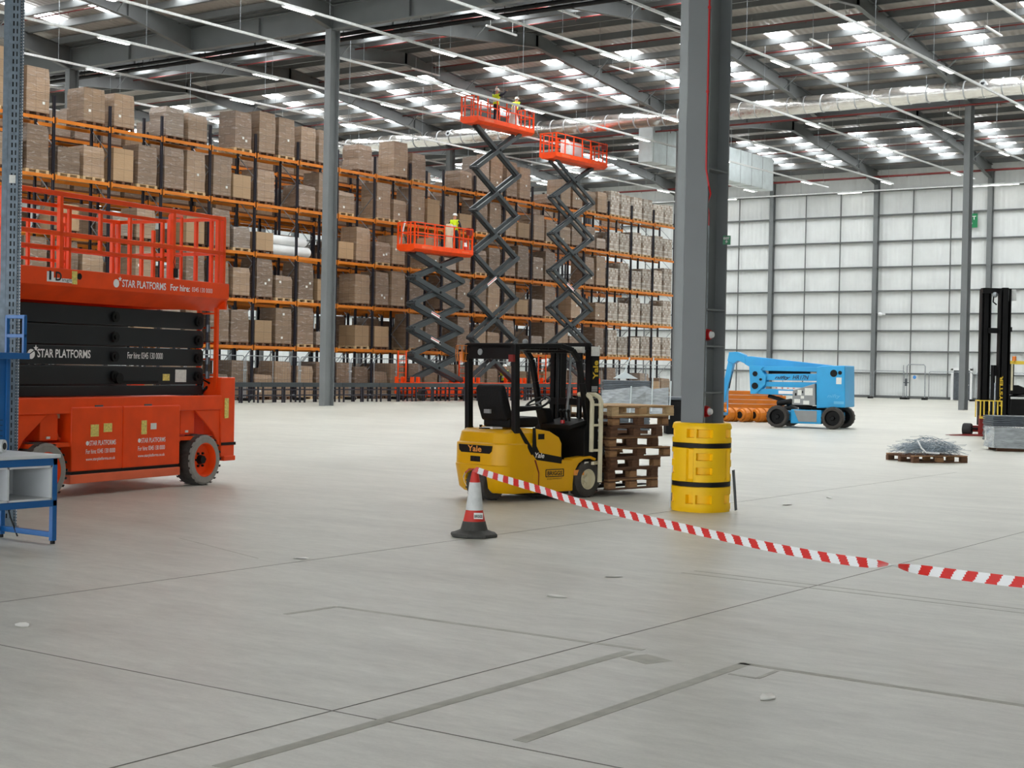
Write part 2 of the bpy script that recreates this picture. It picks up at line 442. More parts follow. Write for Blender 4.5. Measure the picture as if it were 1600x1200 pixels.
# roof deck, one sheet folded over ridges and valleys
b = MB(); ys = []
for a, c in zip(VAL, VAL[1:]): ys += [a, (a + c) / 2]
ys.append(VAL[-1] + 0.4)
vs, fs = [], []
for y in ys:
    z = zroof(min(max(y, VAL[0]), VAL[-1]))
    vs += [(X0, y, z), (X1, y, z), (X0, y, z + 0.2), (X1, y, z + 0.2)]
for i in range(len(ys) - 1):
    j = 4 * i
    fs += [(j, j + 1, j + 5, j + 4), (j + 2, j + 6, j + 7, j + 3)]
struct(b.add(vs, fs).build('ceiling', 'roof_liner'))

# rooflights: two runs in each 8 m bay, on each slope
nw = 0
RLW, RL0, RL1 = 0.95, 2.3, 10.4
for i in range(len(VAL) - 1):
    a, c = VAL[i], VAL[i + 1]; r = (a + c) / 2
    for s, (e, ridge) in enumerate(((a, r), (c, r))):
        if i == 0: continue
        sg = 1 if ridge > e else -1
        ya, yb = e + sg * RL0, e + sg * RL1
        bm = MB(); w = RLW / 2
        za, zb = zroof(ya) - 0.05, zroof(yb) - 0.05
        ym, zm = (ya + yb) / 2, (za + zb) / 2
        vs = [(-w, ya - ym, za - zm), (w, ya - ym, za - zm), (w, yb - ym, zb - zm), (-w, yb - ym, zb - zm)]
        bm.add(vs + [(x, y, z + 0.03) for x, y, z in vs], [(0, 1, 2, 3), (7, 6, 5, 4), (0, 4, 5, 1), (1, 5, 6, 2), (2, 6, 7, 3), (3, 7, 4, 0)])
        me = bm.mesh('rooflight', 'rooflight')
        for x in WX:
            for dx in (-2.2, -5.8):
                if x + dx < X0 + 2: continue
                nw += 1
                o = bpy.data.objects.new('window_%d' % nw, me); COL.objects.link(o); o.location = (x + dx, ym, zm); struct(o)

# purlins along X, rafters along Y with haunches, deep spine beams along X in the valleys
for i in range(len(VAL) - 1):
    a, c = VAL[i], VAL[i + 1]
    for k in range(17):
        y = a + (c - a) * (k + 0.5) / 17.0
        if y < 14: continue
        z = zroof(y) - 0.06
        b = MB(); b.box((X0, y - 0.035, z - 0.3), (X1, y + 0.035, z)); b.box((X0, y - 0.035, z - 0.305), (X1, y + 0.09, z - 0.285))
        struct(b.build('purlin', 'steel_dark'))
def ibeam_y(b, x, y0, z0a, z0b, y1, z1a, z1b, w=0.24):
    """plate girder between y0 and y1; z?a bottom, z?b top"""
    b.prism([(y0, z0a), (y1, z1a), (y1, z1b), (y0, z0b)], x - 0.012, x + 0.012, 'x')
    for za, zb, s in ((z0a, z1a, 1), (z0b, z1b, -1)):
        b.prism([(y0, za), (y1, zb), (y1, zb + s * 0.03), (y0, za + s * 0.03)], x - w / 2, x + w / 2, 'x')
for i in range(len(VAL) - 1):
    a, c = VAL[i], VAL[i + 1]; r = (a + c) / 2
    if c < 20: continue
    for x in WX:
        for e in (a, c):
            sg = 1 if r > e else -1
            b = MB(); top = lambda y: zroof(y) - 0.29
            y1, y2 = e + sg * 0.15, e + sg * 3.6
            ibeam_y(b, x, y1, 14.9, top(y1), y2, top(y2) - 0.62, top(y2))
            ibeam_y(b, x, y2, top(y2) - 0.62, top(y2), r, top(r) - 0.62, top(r))
            b.box((x - 0.12, y2 - 0.015, top(y2) - 0.62), (x + 0.12, y2 + 0.015, top(y2)))
            b.box((x - 0.12, r - 0.02, top(r) - 0.62), (x + 0.12, r + 0.02, top(r)))
            struct(b.build('rafter', 'steel_dark'))
            # stays from bottom flange up to the purlin
            b = MB()
            for yy in (e + sg * 4.2, e + sg * 9.2):
                for sx in (-1, 1): b.bar((x + sx * 0.1, yy, top(yy) - 0.6), (x + sx * 0.9, yy, top(yy) + 0.1), 0.05, 0.05)
            struct(b.build('rafter_stay', 'steel_grey'))
for y in VAL[1:4]:
    b = MB(); b.box((X0, y - 0.012, 14.93), (X1, y + 0.012, 15.85)); b.box((X0, y - 0.15, 14.9), (X1, y + 0.15, 14.94)); b.box((X0, y - 0.15, 15.82), (X1, y + 0.15, 15.86))
    for x in WX:
        for dx in (0, 4): b.box((x - dx - 0.01, y - 0.14, 14.94), (x - dx + 0.01, y + 0.14, 15.82))
    struct(b.build('spine_beam', 'steel_grey'))
    b = MB(); b.box((X0, y - 0.45, 15.9), (X1, y + 0.45, 16.0)); struct(b.build('valley_gutter', 'steel_dark'))
# columns: I section, flanges across the racks' direction
for x in XS:
    for y in VAL[1:4]:
        b = MB(); b.box((x - 0.15, y - 0.265, 0), (x + 0.15, y - 0.237, 14.9)); b.box((x - 0.15, y + 0.237, 0), (x + 0.15, y + 0.265, 14.9)); b.box((x - 0.009, y - 0.237, 0), (x + 0.009, y + 0.237, 14.9))
        if abs(x + 8.7) < 0.1 and y < 20:
            for z in (1.42, 1.98, 2.42, 4.1): b.box((x - 0.145, y - 0.237, z), (x + 0.145, y + 0.237, z + 0.02))
        struct(b.build('column', 'steel_grey'))

# sprinkler pipes, thin and red under the purlins
n = 0
for y in (33.2, 36.9, 40.6, 47.6, 51.2, 54.9, 61.0, 64.6, 68.2, 76.4, 80.0, 83.6, 90.2, 94.0):
    z = zroof(y) - 0.42
    n += 1
    b = MB(); b.cyl((-100, y, z), (0, y, z), 0.032, n=8)
    for x in range(-96, 0, 4): b.cyl((x, y, z), (x, y, z - 0.12), 0.012, n=5)
    for x in range(-98, 0, 8): b.cyl((x, y, z), (x, y, z + 0.25), 0.008, n=5)
    tag(b.build('sprinkler_pipe', 'red_pipe'), 'dark red sprinkler pipe under the roof, %s run counted from the camera' % ORD[n - 1], 'pipe', 'sprinkler pipes under the roof')
for y, z, r, lab in ((72.2, 14.78, 0.05, 'long thin red sprinkler main running just below the silver air duct'), (99.6, 15.3, 0.07, 'dark red sprinkler main along the top of the white end wall')):
    b = MB(); b.cyl((-100, y, z), (2, y, z), r, n=10)
    for x in range(-98, 2, 3): b.cyl((x, y, z), (x, y, z - 0.16), 0.014, n=6)
    for x in range(-97, 2, 8): b.cyl((x, y, z), (x, y, z + 0.5), 0.01, n=5)
    tag(b.build('sprinkler_main', 'red_pipe'), lab, 'pipe', 'sprinkler mains')
# twin black pipes crossing the bay
for y, z, lab in ((46.1, 15.12, 'upper of two black rainwater pipes hung side by side beneath the roof'), (45.5, 14.74, 'lower of two black rainwater pipes hung side by side beneath the roof')):
    b = MB(); b.cyl((-80, y, z), (0, y, z), 0.085, n=14)
    for x in range(-78, 0, 2): b.cyl((x, y, z), (x + 0.06, y, z), 0.1, n=14)
    for x in range(-77, 0, 4): b.bar((x, y, z), (x, y, z + 0.55), 0.02, 0.02)
    tag(b.build('rainwater_pipe', 'black'), lab, 'pipe', 'black pipes under the roof')

# lighting trunking, 8 long white rails along the hall
TX = [-62.3, -57.0, -51.8, -46.4, -41.2, -36.7, -31.4, -26.3, -21.15, -16.1]
for k, x in enumerate(TX):
    root = empty('lighting_trunking', 'white lighting rail hung under the roof, %s from the camera side of the hall' % ORD[len(TX) - 1 - k], 'light rail', (x, 0, 14.0), 0, 'white lighting rails')
    b = MB(); b.box((-0.035, 20, -0.03), (0.035, 93.8, 0.06)); b.build('rail', 'white_worn', root)
    for y in (40, 47, 52, 58, 64, 75, 82, 88, 93):
        b = MB(); b.cyl((0, 0, 0.05), (0, 0, zroof(y) - 14.1), 0.008, n=5); b.build('hanger', 'galv', root, loc=(0, y, 0))
    bm = MB(); bm.box((-0.09, -0.75, -0.075), (0.09, 0.75, -0.03), 0); bm.box((-0.07, -0.7, -0.085), (0.07, 0.7, -0.074), 1)
    me = None
    for y in ([30, 38.4, 46.6, 55.0, 64.6, 74.6, 83.4, 92.6] if k % 2 else [33.4, 42.2, 50.5, 59.4, 69.5, 78.8, 90.4]):
        if me is None: o = bm.build('light_fitting', ['white', 'led'], root, loc=(0, y, 0)); me = o
        else: inst(me, root, (0, y, 0))
root = empty('lighting_trunking', 'white lighting rail running across the hall along the end wall', 'light rail', (-40, 100.0, 14.4), 0, 'white lighting rails')
b = MB(); b.box((-50, -0.035, -0.03), (30, 0.035, 0.06)); b.build('rail', 'white_worn', root)
for x in range(-18, 30, 6):
    b = MB(); b.cyl((x, 0, 0.05), (x, 0, 1.5), 0.008, n=5); b.build('hanger', 'galv', root)
bm = MB(); bm.box((-0.9, -0.09, -0.075), (0.9, 0.09, -0.03), 0); bm.box((-0.85, -0.07, -0.085), (0.85, 0.07, -0.074), 1)
me = None
for x in (-30, -21, -12, -2.3, 7.3, 8.6, 17):
    if me is None: me = bm.build('light_fitting', ['white', 'led'], root, loc=(x, 0, 0))
    else: inst(me, root, (x, 0, 0))
# short white battens between the rails
BT = [(-33.2, 49.8), (-33.1, 58.4), (-48.9, 38.0), (-25.8, 59.3), (-28.0, 62.6), (-26.4, 64.7), (-48.4, 60.0), (-49.0, 64.1), (-38.6, 63.0), (-38.0, 52.2), (-20.6, 63.5), (-29.5, 84.5), (-37.4, 84.8)]
first = None
for k, (x, y) in enumerate(BT):
    z = zroof(y) - 0.95
    if first is None:
        b = MB(); b.box((-0.045, -1.1, -0.03), (0.045, 1.1, 0.04)); 
        for yy in (-0.8, 0.8): b.cyl((0, yy, 0.03), (0, yy, 0.6), 0.006, n=5)
        first = b.build('ceiling_batten', 'white'); o = first
    else: o = inst(first)
    o.location = (x, y, z)
    tag(o, 'short white batten hanging by itself below the roof, %s of thirteen counted from the racking' % ORD[sorted(BT).index((x, y))], 'batten', 'short white battens')

# silver air duct along the valley at Y 72.85
root = empty('air_duct', 'long silver foil-wrapped round air duct hung below the roof', 'duct', (-36, 70.4, 15.15))
b = MB(); n = 20; L = []
random.seed(3)
x = -27.5
prof = []
while x < 36:
    r = 0.43 + random.uniform(-0.018, 0.018)
    prof += [(r, x), (r + 0.004, x + 0.5)]; x += 1.0
b.lathe(prof, n=n, axis='x'); b.build('duct_run', 'foil', root, smooth=True)
for x in [-26.8 + 0.9 * k for k in range(66)]:
    b = MB(); b.lathe([(0.44, x), (0.452, x + 0.01), (0.452, x + 0.05), (0.44, x + 0.06)], n=20, axis='x'); b.build('duct_band', 'galv_light', root)
for x in range(-26, 36, 4):
    b = MB(); b.cyl((x, 0, 0.4), (x, 0, 1.5), 0.01, n=5); b.build('hanger', 'galv', root)
for x in (-18.6, 12.9):
    b = MB(); b.cyl((x, -0.4, 0.12), (x, -0.56, 0.16), 0.15, 0.17, n=16); b.cyl((x, -0.5, 0.14), (x, -0.565, 0.165), 0.09, n=12, m=1); b.build('branch_collar', ['galv_light', 'black'], root)
# pale wrapped rectangular duct towards the wall
root = empty('wrapped_duct', 'large pale wrapped rectangular duct box hung below the roof beyond the silver duct', 'duct', (-42.4, 79.5, 14.1))
b = MB(); b.box((-0.45, -7.6, -1.0), (0.45, 7.6, 1.0)); b.build('duct_box', 'white_wrap', root, bevel=0.04)
for k in range(11):
    b = MB(); y = -7.5 + 1.5 * k; b.box((-0.47, y - 0.015, -1.02), (0.47, y + 0.015, 1.02)); b.build('seam_strip', 'galv_light', root)
for y in (-6, -2, 2, 6):
    b = MB(); b.cyl((0.3, y, 1), (0.3, y, 2.2), 0.01, n=5); b.build('hanger', 'galv', root)
# ================================================================ PALLET RACKING
BAY, NB, RY = 2.69, 19, 34.22
LV = [2.40, 4.46, 6.52, 8.70, 10.87]
DEP, PH = 1.10, 11.75
def frame_mesh():
    b = MB()
    for x in (0, -DEP):
        b.box((x - 0.04, -0.05, 0), (x + 0.04, -0.042, PH)); b.box((x - 0.04, 0.042, 0), (x + 0.04, 0.05, PH)); b.box((x - 0.045, -0.05, 0), (x - 0.035, 0.05, PH)); b.box((x + 0.035, -0.05, 0), (x + 0.045, -0.02, PH)); b.box((x + 0.035, 0.02, 0), (x + 0.045, 0.05, PH))
        b.box((x - 0.08, -0.07, 0), (x + 0.08, 0.07, 0.015))
    return b.mesh('upright_frame', 'post_navy')
def brace_mesh():
    b = MB(); z = 0.35; s = 0
    while z < PH - 1.0:
        p, q = ((-0.06, 0, z), (-DEP + 0.06, 0, z + 0.95)) if s == 0 else ((-DEP + 0.06, 0, z), (-0.06, 0, z + 0.95))
        b.bar(p, q, 0.035, 0.03); z += 0.95; s = 1 - s
    return b.mesh('bracing', 'galv')
def beam_mesh():
    b = MB(); l = BAY - 0.1
    b.box((-0.028, -l / 2, -0.13), (0.022, l / 2, -0.045)); b.box((-0.028, -l / 2, -0.04), (0.006, l / 2, 0.0)); b.box((-0.028, -l / 2, -0.05), (0.0, l / 2, -0.035))
    for s in (-1, 1): b.box((-0.04, s * (l / 2 - 0.004), -0.19), (0.03, s * (l / 2 + 0.004), 0.04)); b.box((0.02, s * l / 2, -0.19), (0.03, s * (l / 2 - 0.06), 0.04))
    return b.mesh('beam', 'orange')
FM, BM, KM = frame_mesh(), brace_mesh(), beam_mesh()
def part(me, name, parent, loc=(0, 0, 0)):
    o = bpy.data.objects.new(name, me); COL.objects.link(o); o.parent = parent; o.location = loc; return o
def rack(x, label, rear=True):
    root = empty('pallet_racking', label, 'pallet racking', (x, RY, 0), 0, 'runs of pallet racking')
    for k in range(NB + 1):
        f = part(FM, 'upright_frame', root, (-0.02, k * BAY, 0)); part(BM, 'bracing', f)
    for k in range(NB):
        for z in LV: part(KM, 'beam', root, (0.05, (k + 0.5) * BAY, z))
    b = MB(); l = BAY - 0.1
    for k in range(NB):
        for z in LV:
            y = (k + 0.5) * BAY; b.box((-DEP - 0.09, y - l / 2, z - 0.13), (-DEP - 0.04, y + l / 2, z))
    o = b.build('beam', 'orange', root); o['kind'] = 'stuff'
    return root
rack(-48.0, 'orange and dark blue pallet racking run, front one, facing the open floor')
rack(-51.95, 'orange and dark blue pallet racking run standing directly behind the front run')
rack(-54.6, 'orange and dark blue pallet racking run, hindmost one, seen only in gaps')

def pallet_mesh(w, d, m):
    """w along Y, d along X, deck up at 0.144"""
    b = MB()
    for x in (-d / 2 + 0.05, 0, d / 2 - 0.05):
        for y in (-w / 2 + 0.07, 0, w / 2 - 0.07): b.box((x - 0.05, y - 0.07, 0.022), (x + 0.05, y + 0.07, 0.1))
        b.box((x - 0.05, -w / 2, 0), (x + 0.05, w / 2, 0.022))
    for y in (-w / 2 + 0.07, 0, w / 2 - 0.07): b.box((-d / 2, y - 0.06, 0.1), (d / 2, y + 0.06, 0.122))
    k = 7
    for i in range(k):
        x = -d / 2 + 0.05 + (d - 0.1) * i / (k - 1); b.box((x - 0.05, -w / 2, 0.122), (x + 0.05, w / 2, 0.144))
    return b.mesh('pallet', m)
PM = [pallet_mesh(1.06, 1.05, 'wood_dark'), pallet_mesh(1.06, 1.05, 'wood_pale')]
STK = {}
def stack_mesh(h, style, seed):
    key = (round(h, 1), style, seed % 3)
    if key in STK: return STK[key]
    rnd = random.Random(seed); h = key[0]; b = MB(); w, d = 1.0 + rnd.uniform(-0.05, 0.1), 1.02
    top = h
    mats = {'a': 'carton_a', 'b': 'carton_b', 'c': 'carton_c', 'd': 'carton_d', 'e': 'carton_e', 'w': 'carton_w'}[style]
    z0 = 0.146
    if style in 'wc': b.box((-d / 2, -w / 2, z0), (d / 2, w / 2, z0 + h))
    else:
        # wrapped block with slightly bowed faces and a loose top
        n = 5; zs = [z0 + h * i / n for i in range(n + 1)]; ring = []
        for i, z in enumerate(zs):
            g = 0.006 * math.sin(i * 1.9 + seed) ; t = rnd.uniform(-0.012, 0.012)
            a, c = w / 2 + g - (0.03 if i == n else 0), d / 2 + g - (0.03 if i == n else 0)
            ring += [(-c, -a + t, z), (c, -a + t, z), (c, a + t, z + (rnd.uniform(-0.05, 0.02) if i == n else 0)), (-c, a + t, z)]
        fs = []
        for i in range(n):
            for j in range(4): fs.append((4 * i + j, 4 * i + (j + 1) % 4, 4 * i + 4 + (j + 1) % 4, 4 * i + 4 + j))
        fs += [(3, 2, 1, 0), (4 * n, 4 * n + 1, 4 * n + 2, 4 * n + 3)]
        b.add(ring, fs)
    if style in 'ab':
        for q in range(rnd.choice([0, 0, 1, 2])):
            y, z = rnd.uniform(-0.4, 0.3), z0 + rnd.uniform(0.2, max(0.25, h - 0.3)); b.box((d / 2 + 0.0, y, z), (d / 2 + 0.02, y + 0.11, z + 0.1), 1)
    STK[key] = b.mesh('carton_stack', [mats, 'sticker_white'])
    return STK[key]
LOOK = {'a': 'film-wrapped brown carton', 'b': 'dark-brown wrapped carton', 'c': 'plain tan carton', 'd': 'flat-packed grey-brown board', 'e': 'layered brown cardboard', 'w': 'white speckled carton'}
LEVN = ['floor level', 'first beam level', 'second beam level', 'third beam level', 'fourth beam level', 'top beam level']
TOPH = {0: (2.2, 1.7), 1: (0, 1.3), 2: (1.3, 0), 3: (1.2, 1.1), 4: (1.1, 1.6), 5: (1.8, 1.7), 6: (1.5, 1.5), 7: (1.3, 1.2), 8: (1.9, 1.7), 9: (1.3, 1.3), 10: (1.0, 0.9), 11: (1.8, 2.1), 12: (1.9, 1.7), 13: (0, 0.5), 14: (1.5, 1.2), 15: (1.1, 1.2), 16: (1.35, 1.3), 17: (1.3, 1.3), 18: (1.15, 1.2)}
def load(x, y, z, h, style, seed, label, pale):
    root = empty('pallet_load', label, 'pallet load', (x, y, z), 0, 'pallet loads on the front racking')
    part(PM[1 if pale else 0], 'pallet', root); part(stack_mesh(h, style, seed), 'carton_stack', root)
rnd = random.Random(21)
for k in range(NB):
    for li, z in enumerate([0.0] + LV):
        for s in (0, 1):
            y = RY + BAY * k + (0.72 if s == 0 else 1.96) + rnd.uniform(-0.03, 0.03)
            q = rnd.random(); seed = rnd.randint(0, 999)
            if k >= 16 and li > 0: style, h = 'w', rnd.choice([1.1, 1.2, 1.3, 1.5])
            else:
                style = 'aaabbcdeab'[int(q * 10)]
                h = rnd.choice([1.0, 1.2, 1.4, 1.6, 1.7, 1.7]) if style in 'abe' else (rnd.choice([0.8, 1.0, 1.3]) if style == 'c' else rnd.choice([0.6, 0.9, 1.3]))
                if rnd.random() < (0.05 if li == 0 else 0.15): continue
            if li == 5:
                h = TOPH[k][s]
                if not h: continue
            if li == 3 and k in (5, 6) and (k, s) in ((5, 1), (6, 0)): continue      # the white rolls lie here
            if li == 0: h = min(h, 1.6)
            lab = '%s %s stack on %s, %s rack bay from far end, %s slot' % ('tall' if h > 1.45 else 'low' if h < 1.05 else 'medium', LOOK[style], LEVN[li].replace('beam level', 'beam'), ORD[NB - 1 - k], 'farther' if s else 'nearer')
            load(-48.55, y, z, h, style, seed, lab, style == 'w' or rnd.random() < 0.25)
# loads in the runs behind: glimpses only, one mass per run
for xr in (-52.5, -55.15):
    b = MB(); rnd = random.Random(int(-xr))
    for k in range(NB):
        for z in [0.0] + LV:
            for s in (0.72, 1.96):
                if rnd.random() < (0.12 if k < 16 else 0.6): continue
                y = RY + BAY * k + s; h = rnd.choice([0.7, 1.1, 1.4, 1.7]); m = rnd.randint(0, 3)
                b.box((xr - 0.5, y - 0.52, z), (xr + 0.5, y + 0.52, z + 0.1), 4); b.box((xr - 0.5, y - 0.5, z + 0.101), (xr + 0.5, y + 0.5, z + h), m)
    tag(b.build('carton_mass', ['carton_a', 'carton_b', 'carton_d', 'carton_e', 'wood_dark']), 'brown cartons stored in the racking run behind, glimpsed through gaps' if xr > -53 else 'brown cartons stored deep in the hindmost racking run', 'cartons', kind='stuff')
# white plastic rolls on the third beam level
for k, (y, z, r, l) in enumerate(((50.2, 6.79, 0.25, 2.9), (50.05, 7.24, 0.22, 2.7))):
    b = MB(); x = -48.5
    b.lathe([(0.0, -l / 2), (r * 0.8, -l / 2), (r, -l / 2 + 0.08), (r, l / 2 - 0.08), (r * 0.8, l / 2), (0, l / 2)], (x, y, z), 16, 'y')
    tag(b.build('plastic_roll', 'white', smooth='auto'), ('lower' if k == 0 else 'upper') + ' long white plastic roll lying on the third beam of the racking', 'roll', 'white rolls in the racking')

# fence panels in front of the racking
FY = 36.0; pan = None
for k in range(14):
    if pan is None:
        root = empty('fence_panel', 'x', 'fence panel', (0, 0, 0)); pan = root
        b = MB(); r = 0.12
        pts = [(0, 0.05, 0.131)] + [(0, 0.05 + r - r * math.cos(R(a)), 1.95 - r + r * math.sin(R(a))) for a in (0, 30, 60, 90)] + [(0, 3.35 - r + r * math.sin(R(a)), 1.95 - r + r * math.cos(R(a))) for a in (0, 30, 60, 90)] + [(0, 3.35, 0.131)]
        b.tube(pts, 0.021, 6); b.cyl((0, 0.05, 0.25), (0, 3.35, 0.25), 0.018, n=6); b.cyl((0, 1.7, 0.1), (0, 1.7, 1.95), 0.015, n=6); b.build('frame', 'galv', root)
        b = MB()
        for i in range(1, 22): y = 0.05 + 3.3 * i / 22; b.bar((0, y, 0.25), (0, y, 1.93), 0.0035, 0.0035)
        for z in (0.6, 0.95, 1.3, 1.65): b.bar((0, 0.05, z), (0, 3.35, z), 0.0035, 0.0035)
        b.build('wire_mesh', 'tray_dark', root)
        b = MB(); b.box((-0.32, -0.1, 0), (0.32, 0.1, 0.13)); b.build('foot_block', 'black', root, bevel=0.02)
        b = MB(); b.box((-0.04, -0.09, 1.3), (0.04, 0.09, 1.36)); b.build('clamp', 'galv_light', root)
    else: root = copy_tree(pan, (0, 0, 0))
    root.location = (-46.95, FY + 3.4 * k, 0)
    tag(root, 'grey wire fence panel standing before the racking, %s from the near end of the fence' % ORD[k], 'fence panel', 'fence panels before the racking')

# black steel frames standing in a row before the lifts
fr = None
for k in range(13):
    t = k / 12; y = 40.0 + 2.35 * k; x = -44.72 + 0.053 * (y - 40.0)
    if fr is None:
        root = fr = empty('roller_frame', 'x', 'frame', (0, 0, 0))
        b = MB()
        for yy in (0.12, 1.2, 1.32, 2.2):
            for xx in (0, -0.55): b.box((xx - 0.03, yy - 0.03, 0), (xx + 0.03, yy + 0.03, 0.66))
        for xx in (0, -0.55):
            for z in (0.28, 0.52): b.box((xx - 0.02, 0.12, z), (xx + 0.02, 1.2, z + 0.05)); b.box((xx - 0.02, 1.32, z), (xx + 0.02, 2.2, z + 0.05))
        b.build('stand', 'post_navy', root)
        b = MB(); b.box((-0.02, 0, 0.66), (0.03, 2.34, 0.84)); b.box((-0.58, 0, 0.66), (-0.53, 2.34, 0.84)); b.build('side_rail', 'arm_grey', root)
        b = MB()
        for i in range(14): yy = 0.1 + i * 0.165; b.cyl((-0.53, yy, 0.8), (-0.02, yy, 0.8), 0.035, n=8)
        b.build('roller', 'tray_dark', root)
    else: root = copy_tree(fr, (0, 0, 0))
    root.location = (x, y, 0); root.rotation_euler.z = -0.053
    tag(root, 'low black roller conveyor frame in the row before the racking, %s from the near end' % ORD[k], 'conveyor frame', 'black conveyor frames')
# ================================================================ NEAR SCISSOR LIFT
def wheel(parent, c, r, w, tyre, rim, hub='black', n=32, lugs=0, side=-1, name='wheel', dish=0.6):
    """axle along local y; side -1 shows its face to -y"""
    root = bpy.data.objects.new(name, None); COL.objects.link(root); root.parent = parent; root.location = c
    h = w / 2
    b = MB()
    prof = [(r * dish, -h), (r * 0.9, -h), (r * 0.985, -h * 0.82), (r, -h * 0.5), (r, h * 0.5), (r * 0.985, h * 0.82), (r * 0.9, h), (r * dish, h)]
    tyres = tyre if isinstance(tyre, tuple) else (tyre, tyre)
    b.lathe(prof, n=n, axis='y', ms=[1, 1, 0, 0, 0, 1, 1], caps=False)
    if lugs:
        for i in range(lugs):
            t = 2 * math.pi * i / lugs
            for s in (-1, 1):
                tt = t + (math.pi / lugs if s > 0 else 0)
                p = Vector((math.cos(tt) * r * 0.995, s * h * 0.55, math.sin(tt) * r * 0.995)); q = Vector((math.cos(tt) * r * 1.006, s * h * 0.55, math.sin(tt) * r * 1.006))
                b.bar(p, q, h * 0.9, r * 0.09, 0, (-math.sin(tt), 0, math.cos(tt)))
    b.build('tyre', list(tyres), root, smooth='auto')
    b = MB()
    b.lathe([(r * dish, -h * 0.98), (r * dish * 0.94, -h * 0.98), (r * dish * 0.86, -h * 0.35), (r * 0.2, -h * 0.3), (0, -h * 0.3)], n=n, axis='y', caps=False)
    b.lathe([(0, h * 0.3), (r * 0.2, h * 0.3), (r * dish * 0.86, h * 0.35), (r * dish * 0.94, h * 0.98), (r * dish, h * 0.98)], n=n, axis='y', caps=False)
    b.build('rim', rim, root, smooth='auto')
    b = MB()
    for s in (-1, 1):
        b.cyl((0, s * h * 0.3, 0), (0, s * h * 0.75, 0), r * 0.2, r * 0.16, 14)
        for i in range(6): a = math.pi * i / 3; b.cyl((r * 0.28 * math.cos(a), s * h * 0.3, r * 0.28 * math.sin(a)), (r * 0.28 * math.cos(a), s * h * 0.48, r * 0.28 * math.sin(a)), r * 0.05, n=6)
    b.build('hub', hub, root)
    return root

NL = empty('scissor_lift', 'large folded orange-red scissor lift on pale rubber wheels, standing behind the blue workbench', 'scissor lift', (-14.86, 11.42, 0), R(98.7975), 'orange scissor lifts')
W = 2.15
b = MB()
for y in (0.1, W - 0.1):
    b.box((-0.42, y - 0.0, 1.02), (3.45, y + (0.12 if y < 1 else -0.12), 1.22))
b.box((-0.4, 0.22, 1.14), (3.42, W - 0.22, 1.2)); b.box((0.3, 0.62, 0.34), (2.7, W - 0.62, 1.14))
for x0, x1 in ((3.43, 3.74), (-0.75, -0.44)):
    for y0, y1 in ((0.1, 0.42), (W - 0.42, W - 0.1)):
        b.box((x0, y0, 0.36), (x1, y1, 1.47))
    b.box((x0 + 0.1, 0.42, 0.5), (x1 - 0.1, W - 0.42, 1.05))
for x, s in ((3.43, -1), (-0.44, 1)):       # gussets down to the end frames
    for y0 in (0.12, W - 0.15): b.prism([(x, 1.02), (x + s * 0.55, 1.02), (x + s * 0.16, 0.72), (x, 0.5)], y0, y0 + 0.03, 'y')
b.box((3.50, 0.09, 0.30), (3.76, 0.4, 0.37))
ch = b.build('chassis', 'red_lift', NL, bevel=0.012)
b = MB(); b.box((3.5, 0.085, 0.9), (3.58, 0.099, 1.18)); b.build('hazard_sticker', 'sticker_yellow', ch)
b = MB(); b.box((3.44, 0.09, 0.52), (3.76, 0.42, 0.56)); b.box((3.7, 0.2, 0.62), (3.78, 0.3, 0.74)); b.build('rubber_strip', 'black', ch)
for x in (2.62, 0.02):                       # valve boxes above the wheels
    b = MB(); b.prism([(x, 0.7), (x + 0.3, 0.7), (x + 0.3, 1.0), (x + 0.2, 1.1), (x, 1.1)], 0.16, 0.5, 'y'); o = b.build('valve_box', 'red_lift', NL, bevel=0.01)
    b = MB(); b.box((x + 0.1, 0.15, 0.72), (x + 0.16, 0.159, 0.75)); b.build('sticker', 'sticker_white', o)
    b = MB(); b.box((x - 0.25, 0.1, 0.62), (x + 0.62, 0.75, 0.67)); b.box((x - 0.1, 0.3, 0.35), (x + 0.4, W - 0.3, 0.6), 0); b.build('axle', 'red_lift', NL)
b = MB(); b.cyl((0.38, 0.35, 0.96), (0.38, 0.35, 1.05), 0.12, n=18); b.cyl((0.38, 0.35, 1.05), (0.38, 0.35, 1.1), 0.105, n=18); b.build('filler_cap', 'cream', NL)
b = MB(); b.tube([(0.38, 0.3, 0.96), (0.38, 0.26, 0.8), (0.42, 0.26, 0.72), (0.52, 0.28, 0.7)], 0.022, 8); b.build('filler_hose', 'red_pale', NL)
b = MB(); b.tube([(3.3, 0.4, 1.2), (3.42, 0.35, 1.33), (3.46, 0.4, 1.26), (3.4, 0.6, 1.2)], 0.018, 6); b.tube([(3.28, 0.5, 1.22), (3.4, 0.42, 1.4), (3.44, 0.5, 1.2)], 0.018, 6); b.tube([(3.25, 0.45, 1.24), (3.36, 0.4, 1.45), (3.42, 0.3, 1.38)], 0.016, 6); b.build('hydraulic_hose', 'black', NL)
wh = wheel(NL, (2.97, 0.14, 0.345), 0.345, 0.28, ('rubber', 'rubber_pale'), 'red_lift', n=40, lugs=22, dish=0.68)
for p in ((-0.02, 0.14), (2.97, W - 0.14), (-0.02, W - 0.14)):
    r = wh.copy(); COL.objects.link(r); r.location = (p[0], p[1], 0.345)
    for c in wh.children: inst(c, r)
